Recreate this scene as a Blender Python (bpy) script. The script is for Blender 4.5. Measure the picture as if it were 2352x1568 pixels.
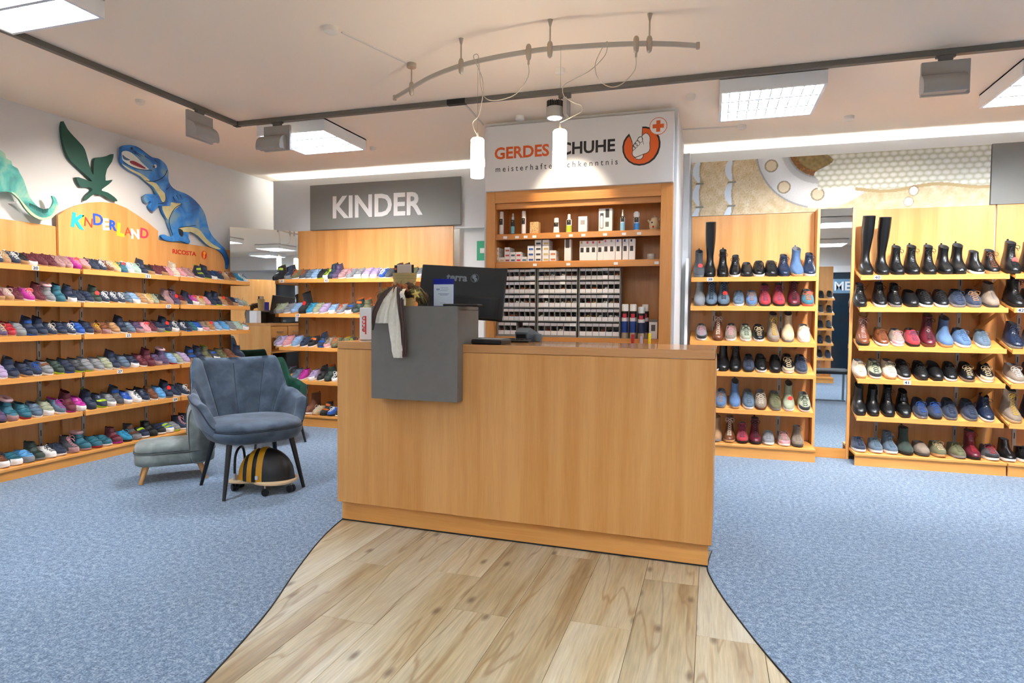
import bpy, bmesh, math, random
from mathutils import Vector, Matrix
from math import sin, cos, pi, radians, sqrt
random.seed(7)
for o in list(bpy.data.objects): bpy.data.objects.remove(o)
S = bpy.context.scene
COL = S.collection

# ---------------------------------------------------------------- camera, world, exposure
cam_d = bpy.data.cameras.new('camera'); cam = bpy.data.objects.new('camera', cam_d); COL.objects.link(cam)
S.camera = cam
cam_d.sensor_width = 36; cam_d.lens = 1444.3/2352*36; cam_d.clip_start = .05
def cam_rot(pitch=0.040885, roll=0.0088723, yaw=0.305407):
    cy, sy = cos(yaw), sin(yaw)
    F = Matrix(((cy,0,sy),(0,1,0),(-sy,0,cy)))
    P = Matrix(((1,0,0),(0,cos(pitch),-sin(pitch)),(0,sin(pitch),cos(pitch))))
    Q = Matrix(((cos(roll),-sin(roll),0),(sin(roll),cos(roll),0),(0,0,1)))
    M = Q@P@F                                   # world (x, down, depth) -> camera (right, down, forward)
    A = Matrix(((1,0,0),(0,0,-1),(0,1,0)))      # world xyz -> (x, -z, y)
    K = Matrix(((1,0,0),(0,-1,0),(0,0,-1)))     # to blender camera axes
    return (K@M@A).transposed()
cam.matrix_world = Matrix.Translation((0,0,1.18)) @ cam_rot().to_4x4()
w = bpy.data.worlds.new('world'); S.world = w; w.use_nodes = True
w.node_tree.nodes['Background'].inputs[0].default_value = (.9,.92,1,1)
w.node_tree.nodes['Background'].inputs[1].default_value = .15
S.view_settings.view_transform = 'Standard'; S.view_settings.look = 'None'
S.view_settings.exposure = 0.72; S.view_settings.gamma = 1
S.view_settings.use_curve_mapping = False
LAMP_E, COVE_E, WASH_E, PEND_E = 42.0, 34.0, 20.0, 26.0
def area(name, loc, size, power, rot=(0,0,0), col=(1,1,1), sy=None, spread=pi):
    d = bpy.data.lights.new(name, 'AREA'); d.energy = power; d.color = col; d.size = size; d.spread = spread
    if sy: d.shape = 'RECTANGLE'; d.size_y = sy
    o = bpy.data.objects.new(name, d); o.location = loc; o.rotation_euler = rot; COL.objects.link(o)
    return o
def spot(name, loc, target, power, deg, col=(1,1,1), blend=.5, r=.04):
    d = bpy.data.lights.new(name, 'SPOT'); d.energy = power; d.color = col; d.spot_size = radians(deg); d.spot_blend = blend
    d.shadow_soft_size = r
    o = bpy.data.objects.new(name, d); o.location = loc
    o.rotation_euler = (Vector(target)-Vector(loc)).to_track_quat('-Z','Y').to_euler(); COL.objects.link(o)
    return o
WARM = (1,.86,.68); COOL = (.93,.97,1)

# ---------------------------------------------------------------- helpers
def lin(c):
    if isinstance(c, str): c = tuple(int(c[i:i+2],16) for i in (0,2,4))
    return tuple(((v/255)/12.92 if v/255 <= .04045 else ((v/255+.055)/1.055)**2.4) for v in c)+(1,)
MC = {}
def mat(name, col, rough=.5, metal=0, spec=.5, sheen=0, noise=0, nscale=60, bump=0, bscale=200, emit=0, coat=0, alpha=1, trans=0):
    if name in MC: return MC[name]
    m = bpy.data.materials.new(name); m.use_nodes = True; MC[name] = m
    nt = m.node_tree; b = nt.nodes['Principled BSDF']; c = lin(col)
    b.inputs['Base Color'].default_value = c; b.inputs['Roughness'].default_value = rough
    b.inputs['Metallic'].default_value = metal; b.inputs['Specular IOR Level'].default_value = spec
    b.inputs['Sheen Weight'].default_value = sheen; b.inputs['Coat Weight'].default_value = coat
    b.inputs['Alpha'].default_value = alpha; b.inputs['Transmission Weight'].default_value = trans
    if emit: b.inputs['Emission Color'].default_value = c; b.inputs['Emission Strength'].default_value = emit
    if noise or bump:
        tc = nt.nodes.new('ShaderNodeTexCoord')
    if noise:
        n = nt.nodes.new('ShaderNodeTexNoise'); n.inputs['Scale'].default_value = nscale; n.inputs['Detail'].default_value = 4
        r = nt.nodes.new('ShaderNodeMapRange'); r.inputs[1].default_value = .3; r.inputs[2].default_value = .7
        r.inputs[3].default_value = 1-noise; r.inputs[4].default_value = 1+noise
        h = nt.nodes.new('ShaderNodeHueSaturation'); h.inputs['Color'].default_value = c
        nt.links.new(tc.outputs['Object'], n.inputs['Vector']); nt.links.new(n.outputs[0], r.inputs[0])
        nt.links.new(r.outputs[0], h.inputs['Value']); nt.links.new(h.outputs[0], b.inputs['Base Color'])
    if bump:
        n2 = nt.nodes.new('ShaderNodeTexNoise'); n2.inputs['Scale'].default_value = bscale
        bp = nt.nodes.new('ShaderNodeBump'); bp.inputs['Strength'].default_value = bump; bp.inputs['Distance'].default_value = .002
        nt.links.new(tc.outputs['Object'], n2.inputs['Vector']); nt.links.new(n2.outputs[0], bp.inputs['Height'])
        nt.links.new(bp.outputs[0], b.inputs['Normal'])
    return m
def wood(name, c1, c2, axis='Z', rough=.38, scale=1.0, coat=0, seed=0, world=True):
    if name in MC: return MC[name]
    m = bpy.data.materials.new(name); m.use_nodes = True; MC[name] = m
    nt = m.node_tree; N = nt.nodes.new; Lk = nt.links.new; b = nt.nodes['Principled BSDF']
    tc = N('ShaderNodeTexCoord'); mp = N('ShaderNodeMapping')
    sc = {'Z':(1,1,.045),'X':(.045,1,1),'Y':(1,.045,1)}[axis]
    mp.inputs['Scale'].default_value = sc; mp.inputs['Location'].default_value = (seed,seed*.7,seed*1.3)
    Lk(tc.outputs['Object'], mp.inputs['Vector'])
    n1 = N('ShaderNodeTexNoise'); n1.inputs['Scale'].default_value = 14*scale; n1.inputs['Detail'].default_value = 6; n1.inputs['Distortion'].default_value = .4
    n2 = N('ShaderNodeTexNoise'); n2.inputs['Scale'].default_value = 130*scale; n2.inputs['Detail'].default_value = 3
    n3 = N('ShaderNodeTexNoise'); n3.inputs['Scale'].default_value = 3.2*scale; n3.inputs['Detail'].default_value = 1
    for n in (n1,n2,n3): Lk(mp.outputs[0], n.inputs['Vector'])
    a = N('ShaderNodeMath'); a.operation = 'MULTIPLY_ADD'; a.inputs[1].default_value = .45; Lk(n2.outputs[0], a.inputs[0]); Lk(n1.outputs[0], a.inputs[2])
    a2 = N('ShaderNodeMath'); a2.operation = 'MULTIPLY_ADD'; a2.inputs[1].default_value = .6; Lk(n3.outputs[0], a2.inputs[0]); Lk(a.outputs[0], a2.inputs[2])
    r = N('ShaderNodeMapRange'); r.inputs[1].default_value = .78; r.inputs[2].default_value = 1.28; Lk(a2.outputs[0], r.inputs[0])
    mx = N('ShaderNodeMix'); mx.data_type = 'RGBA'; mx.inputs[6].default_value = lin(c1); mx.inputs[7].default_value = lin(c2)
    Lk(r.outputs[0], mx.inputs[0]); Lk(mx.outputs[2], b.inputs['Base Color'])
    b.inputs['Roughness'].default_value = rough; b.inputs['Coat Weight'].default_value = coat
    return m
class B:
    def __init__(s): s.v = []; s.f = []; s.mi = []; s.m = 0; s.T = None
    def add(s, vs, fs):
        n = len(s.v)
        s.v += [tuple(s.T@Vector(p)) for p in vs] if s.T else [tuple(p) for p in vs]
        s.f += [tuple(i+n for i in f) for f in fs]; s.mi += [s.m]*len(fs); return s
    def box(s, x0, x1, y0, y1, z0, z1, b=0):
        if x0 > x1: x0,x1 = x1,x0
        if y0 > y1: y0,y1 = y1,y0
        if z0 > z1: z0,z1 = z1,z0
        lo = (x0,y0,z0); hi = (x1,y1,z1)
        if not b:
            vs = [(x,y,z) for x in (x0,x1) for y in (y0,y1) for z in (z0,z1)]
            return s.add(vs, [(0,1,3,2),(4,6,7,5),(0,4,5,1),(2,3,7,6),(0,2,6,4),(1,5,7,3)])
        b = min(b, (x1-x0)*.45, (y1-y0)*.45, (z1-z0)*.45)
        vs = []; ix = {}
        for c in [(i,j,k) for i in (0,1) for j in (0,1) for k in (0,1)]:
            for a in range(3):
                p = [(hi[t]-(b if t != a else 0)) if c[t] else (lo[t]+(b if t != a else 0)) for t in range(3)]
                ix[c,a] = len(vs); vs.append(p)
        fs = []
        for a in range(3):
            o1,o2 = [t for t in range(3) if t != a]
            for sd in (0,1):
                q = []
                for u,v in ((0,0),(1,0),(1,1),(0,1)):
                    c = [0,0,0]; c[a] = sd; c[o1] = u; c[o2] = v; q.append(ix[tuple(c),a])
                fs.append(tuple(q))
            for u in (0,1):
                for v in (0,1):
                    c0 = [0,0,0]; c0[o1] = u; c0[o2] = v; c1 = list(c0); c1[a] = 1
                    fs.append((ix[tuple(c0),o1],ix[tuple(c1),o1],ix[tuple(c1),o2],ix[tuple(c0),o2]))
        for c in [(i,j,k) for i in (0,1) for j in (0,1) for k in (0,1)]: fs.append((ix[c,0],ix[c,1],ix[c,2]))
        return s.add(vs, fs)
    def rings(s, R, close=True, cap0=True, cap1=True):
        n = len(R[0]); vs = [p for r in R for p in r]; fs = []
        for i in range(len(R)-1):
            for j in range(n if close else n-1):
                k = (j+1)%n; fs.append((i*n+j,i*n+k,(i+1)*n+k,(i+1)*n+j))
        if cap0: fs.append(tuple(range(n-1,-1,-1)))
        if cap1: fs.append(tuple(range((len(R)-1)*n,len(R)*n)))
        return s.add(vs, fs)
    def tube(s, pts, r, n=8, r2=None, cap=True):
        pts = [Vector(p) for p in pts]; R = []; up = Vector((0,0,1)); prev = None
        for i,p in enumerate(pts):
            d = (pts[min(i+1,len(pts)-1)]-pts[max(i-1,0)]).normalized()
            if prev is None:
                a = d.cross(up)
                if a.length < 1e-3: a = d.cross(Vector((1,0,0)))
            else: a = prev - d*prev.dot(d)
            a.normalize(); prev = a.copy(); b_ = d.cross(a)
            rr = r if r2 is None else r+(r2-r)*i/(len(pts)-1)
            R.append([p+(a*cos(t*2*pi/n)+b_*sin(t*2*pi/n))*rr for t in range(n)])
        return s.rings(R, cap0=cap, cap1=cap)
    def lathe(s, prof, n=20, c=(0,0,0), cap=True):
        R = [[(c[0]+r*cos(t*2*pi/n), c[1]+r*sin(t*2*pi/n), c[2]+z) for t in range(n)] for r,z in prof]
        return s.rings(R, cap0=cap, cap1=cap)
    def ell(s, c, r, n=14, m=9):
        R = []
        for i in range(m+1):
            a = -pi/2+pi*i/m; q = max(cos(a),.02)
            R.append([(c[0]+r[0]*q*cos(t*2*pi/n), c[1]+r[1]*q*sin(t*2*pi/n), c[2]+r[2]*sin(a)) for t in range(n)])
        return s.rings(R)
    def prism(s, pts, fn0, fn1):
        n = len(pts); vs = [fn0(p) for p in pts]+[fn1(p) for p in pts]
        fs = [tuple(range(n)), tuple(range(2*n-1,n-1,-1))]+[(i,(i+1)%n,n+(i+1)%n,n+i) for i in range(n)]
        return s.add(vs, fs)
    def grid(s, fn, nu, nv, closeu=False):
        vs = [fn(i/nu, j/nv) for i in range(nu+1) for j in range(nv+1)]
        return s.add(vs, [(i*(nv+1)+j,(i+1)*(nv+1)+j,(i+1)*(nv+1)+j+1,i*(nv+1)+j+1) for i in range(nu) for j in range(nv)])
    def mesh(s, name, mats, smooth=False, recalc=True, ang=40):
        me = bpy.data.meshes.new(name); me.from_pydata(s.v, [], s.f)
        for m in (mats if isinstance(mats,(list,tuple)) else [mats]): me.materials.append(m)
        if any(s.mi): me.polygons.foreach_set('material_index', s.mi)
        if recalc:
            bm = bmesh.new(); bm.from_mesh(me); bmesh.ops.recalc_face_normals(bm, faces=bm.faces); bm.to_mesh(me); bm.free()
        if smooth:
            me.polygons.foreach_set('use_smooth', [True]*len(me.polygons))
            if ang < 180: me.set_sharp_from_angle(angle=radians(ang))
        me.update(); return me
    def obj(s, name, mats, parent=None, smooth=False, loc=(0,0,0), rot=(0,0,0), ang=40, **k):
        return link(name, s.mesh(name, mats, smooth, ang=ang), parent, loc, rot, **k)
def tag(o, label=None, cat=None, group=None, kind=None):
    if label: o['label'] = label
    if cat: o['category'] = cat
    if group: o['group'] = group
    if kind: o['kind'] = kind
    return o
def link(name, me, parent=None, loc=(0,0,0), rot=(0,0,0), label=None, cat=None, group=None, kind=None):
    o = bpy.data.objects.new(name, me); COL.objects.link(o); o.location = loc; o.rotation_euler = rot
    if parent: o.parent = parent
    return tag(o, label, cat, group, kind)
def empty(name, loc=(0,0,0), rot=(0,0,0), label=None, cat=None, group=None, kind=None):
    return link(name, None, None, loc, rot, label, cat, group, kind)
def box(name, x0,x1,y0,y1,z0,z1, m, parent=None, b=0, **k):
    c = Vector(((x0+x1)/2,(y0+y1)/2,min(z0,z1)))
    return B().box(x0-c.x,x1-c.x,y0-c.y,y1-c.y,z0-c.z,z1-c.z,b).obj(name, m, parent, loc=c, **k)
def catmull(P, n=4, closed=True):
    out = []; N = len(P)
    for i in range(N if closed else N-1):
        p0,p1,p2,p3 = [Vector(P[(i+k)%N]) if closed else Vector(P[max(0,min(N-1,i+k))]) for k in (-1,0,1,2)]
        for j in range(n):
            t = j/n; out.append(tuple(.5*((2*p1)+(-p0+p2)*t+(2*p0-5*p1+4*p2-p3)*t*t+(-p0+3*p1-3*p2+p3)*t**3)))
    if not closed: out.append(tuple(P[-1]))
    return out
TX = {}
def _text(body, size, bold=0, ext=.001, align='CENTER'):
    k = (body,size,bold,ext,align)
    if k in TX: return TX[k]
    cu = bpy.data.curves.new('t','FONT'); cu.body = body; cu.size = size; cu.extrude = ext; cu.offset = bold*size
    cu.align_x = align; cu.align_y = 'CENTER'; cu.resolution_u = 3
    ob = bpy.data.objects.new('t', cu); tsc.collection.objects.link(ob)
    tvl.update(); dg = tvl.depsgraph
    me = bpy.data.meshes.new_from_object(ob.evaluated_get(dg), depsgraph=dg)
    bpy.data.objects.remove(ob); TX[k] = me; return me
tsc = bpy.data.scenes.new('text_tmp'); tvl = tsc.view_layers[0]
def text(name, body, size, m, loc, rot, parent=None, bold=0, ext=.001, align='CENTER', sx=1, sy=1):
    me = _text(body,size,bold,ext,align)
    me = me.copy() if me.materials else me
    me.materials.clear(); me.materials.append(m)
    o = link(name, me, parent, loc, rot); o.scale = (sx,sy,1); return o
RB = (pi/2,0,0); RL = (pi/2,0,pi/2)      # facing the room from the back wall / from the left wall

# ---------------------------------------------------------------- materials
M_wall = mat('wall_paint', 'E4E2DE', .9, bump=.25, bscale=420)
M_ceil = mat('ceiling_paint', 'FBEAD4', .95, bump=.3, bscale=300)
M_white = mat('white_lacquer', 'F0F0EE', .5)
M_fascia = mat('fascia_white', 'E9ECEC', .7)
BE1, BE2 = 'D69A55', 'BE7E3A'
M_beV = wood('beech_vertical', 'E6A866', 'D28F48', 'Z', .36)
M_beX = wood('beech_along_x', 'E2A258', 'CE8A3E', 'X', .36)
M_beY = wood('beech_along_y', 'E2A258', 'CE8A3E', 'Y', .36)
M_beC = wood('beech_counter', 'D89E5C', 'C58540', 'Z', .4, seed=3)
M_beT = wood('beech_counter_top', 'CC945A', 'B57C46', 'X', .18, seed=5, coat=.3)
M_cab = wood('beech_cabinet', 'D89550', 'BE7A36', 'Z', .34, seed=9)
M_cabX = wood('beech_cabinet_x', 'D89550', 'BE7A36', 'X', .34, seed=9)
M_grey = mat('grey_lacquer', '6A6761', .42, noise=.05, nscale=15)
M_mirror = mat('mirror_silver', 'F2F6F6', .01, metal=1)
M_metal = mat('brushed_nickel', 'B5A998', .35, metal=.6)
M_track = mat('track_bronze', '6E6A62', .5, metal=.3)
M_steel = mat('shelf_rail_steel', 'B9B5AC', .4, metal=.6)
M_slot = mat('rail_slot_dark', '3A342E', .8)
M_black = mat('black_plastic', '0B0C0E', .45)
M_blackm = mat('black_matte', '0E0F10', .6)
M_fix = mat('fixture_grey', 'A19D96', .5, noise=.04, nscale=10)
M_card = mat('card_white', 'F3F1EE', .6)
M_ink = mat('ink_navy', '1B2437', .6)
M_inkb = mat('ink_black', '1F1A18', .6)
M_orange = mat('print_orange', 'D65712', .55)
M_red = mat('print_red', 'D8281E', .5)
M_lampglow = mat('lamp_glow', 'EAF3FF', .6, emit=LAMP_E)
M_cove = mat('cove_glow', 'F2F8FF', .6, emit=COVE_E)

# positions measured in metres: shoe rows and outlines of the wall figures
ROWS={"L1": "3.113 kl nv gu wh;3.164 kl tn gu be;3.222 kl nv gu wh;3.282 kl bk gu bk;3.346 kl ma wh ma;3.416 kl ma gu ma;3.487 kl ma gu ma;3.550 kl rs gu rs;3.615 kl rs gu rs;3.682 kl mg mg pk t;3.758 kl pk gu pk;3.828 kl nv gu nv;3.893 kl nv gu wh;3.959 kl br gu cr;4.027 kl be gu ye;4.093 kl tl bl tl t;4.156 kl lb wh wh;4.225 kl mt wh mt;4.295 kb nv wh nv;4.362 kl bk gu bk;4.436 kl ma wh ma;4.503 kl ma gu ma;4.570 kl pk gu pk;4.644 kb cr wh cr;4.726 kl pk wh pk;4.809 kl rs wh rs;4.944 kb nv wh lm;5.028 kb nv lm nv;5.102 kl nv wh bl;5.190 kl nv wh tl t;5.274 kl tn gu cr;5.367 kl br gu br;5.469 kl cy wh wh;5.547 kl mt wh bl", "L2": "3.112 kl ma gu ma;3.175 kl rs gu cr;3.240 kl ma gu ma;3.319 kl mg wh pk t;3.401 kh ma gu ma;3.472 kb gy wh gy f;3.552 kb tl tl nv;3.638 kb nv wh nv;3.705 kl nv wh nv;3.779 kv nv wh nv;3.850 kb gn wh gn t;3.919 kl nv wh wh;3.994 kl nv gu wh;4.063 kl nv wh wh;4.134 kv bg gu bg;4.207 kv lb wh lb;4.281 kv tn wh tn;4.344 kl be gu ye;4.409 kl sg gu sg;4.479 kl bk gu bk;4.561 kh rs gu rs;4.640 kb pu gy pu t;4.716 kv ma gu ma;4.789 kh nv wh nv;4.864 kl mg wh pk t;4.940 kl be wh ye t;5.013 kv pk gu pk;5.087 kb nv gy nv;5.169 kb nv lm nv;5.241 kv tn wh tn t;5.320 kv br gu br;5.395 kv nv gu nv;5.466 kv gy wh gy;5.544 kl sg gu sg", "L3": "3.124 kl pu gu be;3.187 kv rd gu rd;3.250 kv gy gy gy;3.329 kb nv bl bl;3.405 kb nv gy nv;3.476 kl nv gu cr;3.557 kv nv gu nv;3.622 kl nv wh wh;3.700 kv bl wh bl;3.777 kv nv wh nv;3.845 kl br gu ye;3.922 kv br rs br;4.010 kv tn wh tn;4.084 kb nv wh nv;4.155 kv bg rs bg;4.237 kv pu rs pu;4.313 kl pk wh pk t;4.381 kl ma wh ma;4.461 kv nv gy br;4.533 kb nv lm bl t;4.621 kl nv wh wh;4.707 kl nv gu wh;4.775 kv nv bl nv;4.844 kv tl gu tl;4.909 kv bl wh bl;4.987 kv tp wh tp;5.072 kv tn wh tn t;5.165 kv lb wh lb;5.262 kv sk wh sk;5.361 kv gy wh gy;5.456 kl mt gu mt;5.548 kl mt wh bl t", "L4": "3.120 kv li wh li;3.198 kb nv gy gy;3.289 kv nv gu nv;3.360 kl nv wh bl;3.441 kv gy wh br;3.523 kv gn lm gn;3.606 kv nv bl nv;3.687 kv dg lm dg;3.764 kv gy lm gy;3.854 kv gy wh gy;3.936 kv sg wh sg;4.004 kb nv wh nv;4.099 kv bg rs bg;4.184 kv nv wh nv;4.267 kv ma wh ma;4.353 kb ma ma ma;4.427 kv pu rs pu;4.504 kb pu rs pu f;4.592 kv lb rd lb;4.667 kv sg wh sg;4.744 kv li wh li;4.839 kb nv gu bl;4.938 kb nv gy nv;5.028 kb ol gy lm;5.126 kv dg wh bl;5.227 kv ol wh ol;5.338 kv br wh br;5.478 kb nv gu bl", "L5": "3.099 kb pu bk rd;3.180 kb tl rs tl f;3.279 kv tl rd tl;3.360 kv bg wh bg;3.441 kv sg wh sg;3.527 kl bg wh mg;3.617 kb ma mg ma;3.692 kv mg wh mg;3.784 kb nv nv lm;3.876 kv nv lm lm;3.962 kv gy wh gy;4.035 kb dg gu bl;4.115 kv bl wh bl;4.205 kl wh wh bk;4.289 kv nv wh nv;4.380 kv br wh br;4.465 kv sk wh sk;4.547 kb nv gy nv t;4.632 kl nv wh nv;4.734 kl nv wh wh", "L6": "3.098 kl br wh br;3.185 kv tl wh tl;3.272 kv sk gy sk;3.347 kb gn gy gn;3.434 kl wh wh bk;3.511 kl nv wh nv;3.611 kh dg rs pk;3.712 kb tl rs tl f;3.812 kv tl rd tl;3.893 kv tl wh tl;3.997 kb ma mg ma;4.084 kl cy bk cy;4.173 kb dg gy br;4.261 kv nv wh lm;4.343 kb bk bk lm;4.436 kv bk wh nv;4.518 kv bl wh lm;4.597 kv gy lm gy;4.683 kh nv wh pk;4.772 kb nv wh nv", "K1": "-4.445 kb bk bk lm;-4.318 kb nv gy ye;-4.225 kl ol wh or;-4.138 kl dg wh or;-4.057 kv bg wh bg;-3.988 kv lb wh lb;-3.913 kl bk lm bk;-3.845 kl lm wh bk;-3.787 kb nv nv nv;-3.730 kb pu rs pu;-3.657 kv rs wh rs;-3.564 kl gy wh pk;-3.472 kv gy wh gy;-3.376 kv li wh li;-3.286 kl li wh li;-3.191 kl bl wh wh;-3.112 kl dg wh dg;-3.024 kb bk bk or;-2.946 kb bk wh bk;-2.855 kl ol gu ol;-2.769 kl gy wh gy;-2.688 kl li wh or;-2.604 kl gy wh lm;-2.520 kl nv wh nv", "K2": "-4.426 kl sg gy sg;-4.331 kv gy wh gy;-4.238 kv lb gu lb;-4.140 ks bk bk bk t;-4.054 kl cy wh tl;-3.974 kv sg wh sg;-3.888 kv li wh li;-3.783 kv lb wh pu;-3.679 kl gy wh or;-3.580 kv dg wh bl;-3.483 kb gn gu or;-3.392 kb ol or or;-3.291 kl dg wh or;-3.201 kl nv wh or", "K3": "-4.439 kl li wh gy;-4.345 kv pk wh pk;-4.235 kv lb wh li;-4.131 kv nv wh lm;-4.029 kv bk wh or;-3.916 kb nv bl bl;-3.832 kl tp wh tp;-3.747 kl ol bk or;-3.643 kv ol wh ye;-3.555 kl bk wh lm;-3.463 kl gy wh or", "K4": "-4.237 kl bg wh bg;-4.150 kl mg wh mg;-4.030 kl li wh li;-3.918 kb bk wh bk;-3.828 kb gn bk or;-3.738 kl bk wh wh", "K5": "-4.063 wb br wh br;-3.961 kl be gu cr;-3.865 kb bk bk or;-3.776 kl bl bk wh;-3.682 kl bk wh bk", "A1": "-0.108 ac dg gy dg t;-0.015 at bk bk bk;0.092 ab bk bk bk;0.194 ah bk wh bk;0.288 as bk bk bk;0.385 al bk wh bk;0.483 al bk bk bk;0.581 ah nv nv nv;0.681 ac sb gu sb;0.780 ah nv wh nv", "A2": "-0.096 ac gy gy bk;0.005 ab bg bk bk;0.104 ab bg bk bk t;0.228 al bg wh bg;0.332 al sb gy tn;0.438 ah rd bk pu;0.547 ah rd bk pu;0.667 ab ma bk bk;0.770 al tl co or t", "A3": "-0.076 al gy wh pk c;0.065 ab br br cr;0.171 al tp wh pk;0.290 al sg wh gn;0.394 al bk wh be;0.510 ab tp tp ye;0.628 ac be gy be;0.751 al cr wh cr", "A4": "0.045 al bk wh bk;0.113 ac bk bk bk;0.215 ab bk bk bk;0.320 al nv bk bk;0.417 al bk wh bk;0.533 as bk bk bk;0.631 al bk wh be c;0.734 al nv gy nv", "A5": "0.102 al sb gy tn;0.215 ac sb gu sb;0.324 al bg wh bg;0.424 al tp br cr;0.537 al ol gy ol;0.646 ac sg wh sg t;0.766 al sg wh gn c", "A6": "0.068 ac tn gy tn;0.178 ab br gu cr;0.283 ah rd bk pu;0.387 ab ma bk bk;0.493 al gy wh gy;0.615 al tp wh pk c;0.721 ah tp dg tp", "B1": "1.201 at bk bk bk;1.316 at bk bk bk;1.420 ab bk bk bk;1.528 ab bk bk bk;1.644 ab bk bk bk;1.753 ac bk bk bk;1.848 ac bk bk bk;1.960 az bk wh bk;2.064 ah bk gu br", "B2": "1.165 ah bk bk bk;1.308 ah bk wh bk;1.415 ah bk gy bk;1.527 as bk bk bk;1.622 al bk wh bk;1.737 al bk wh bk;1.851 al nv gy nv;1.954 al nv gy tn;2.067 az tp dg be", "B3": "1.195 ab br bk rs;1.326 al br wh br;1.436 al tp wh pk c;1.545 al rd bk pu;1.659 ab ma br bk;1.774 ac sb gu sb;1.887 al sb wh sb;2.027 al bg wh bg", "B4": "1.175 al cr gu be;1.284 al sg wh gn c;1.389 al cr gu sg;1.490 al bk wh bk;1.611 al bk bk bk;1.712 as bk bk bk;1.817 al bk wh bk;1.930 al bk tp be;2.056 al bk wh be c", "B5": "1.183 ac bk bk bk;1.284 ac bk bk bk;1.392 ab bk bk bk;1.505 ax bk bk bk;1.617 al nv gy bl;1.718 al nv bk bl;1.824 al nv gy nv;1.955 al nv gy nv;2.066 ah nv wh nv", "B6": "1.183 al nv wh nv;1.305 al bg wh bg;1.409 ah bg wh bg;1.522 ac gn bk gn;1.632 as tp dg tp;1.748 al ol gu be;1.876 al ol gy ol;1.979 ab ma bk rd;2.098 al dg wh rd c", "C1": "2.198 ab bk bk bk t;2.313 ab bk bk bk", "C2": "2.226 ab bk bk bk;2.333 al bk wh bk", "C3": "2.231 ah nv gy nv;2.357 al nv gy nv", "C4": "2.243 al tp wh wh;2.364 al bk wh bk", "C5": "2.235 ab tp be ye;2.364 ah nv bk nv", "C6": "2.210 az bk wh bk;2.320 al bk wh bk"}
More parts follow.
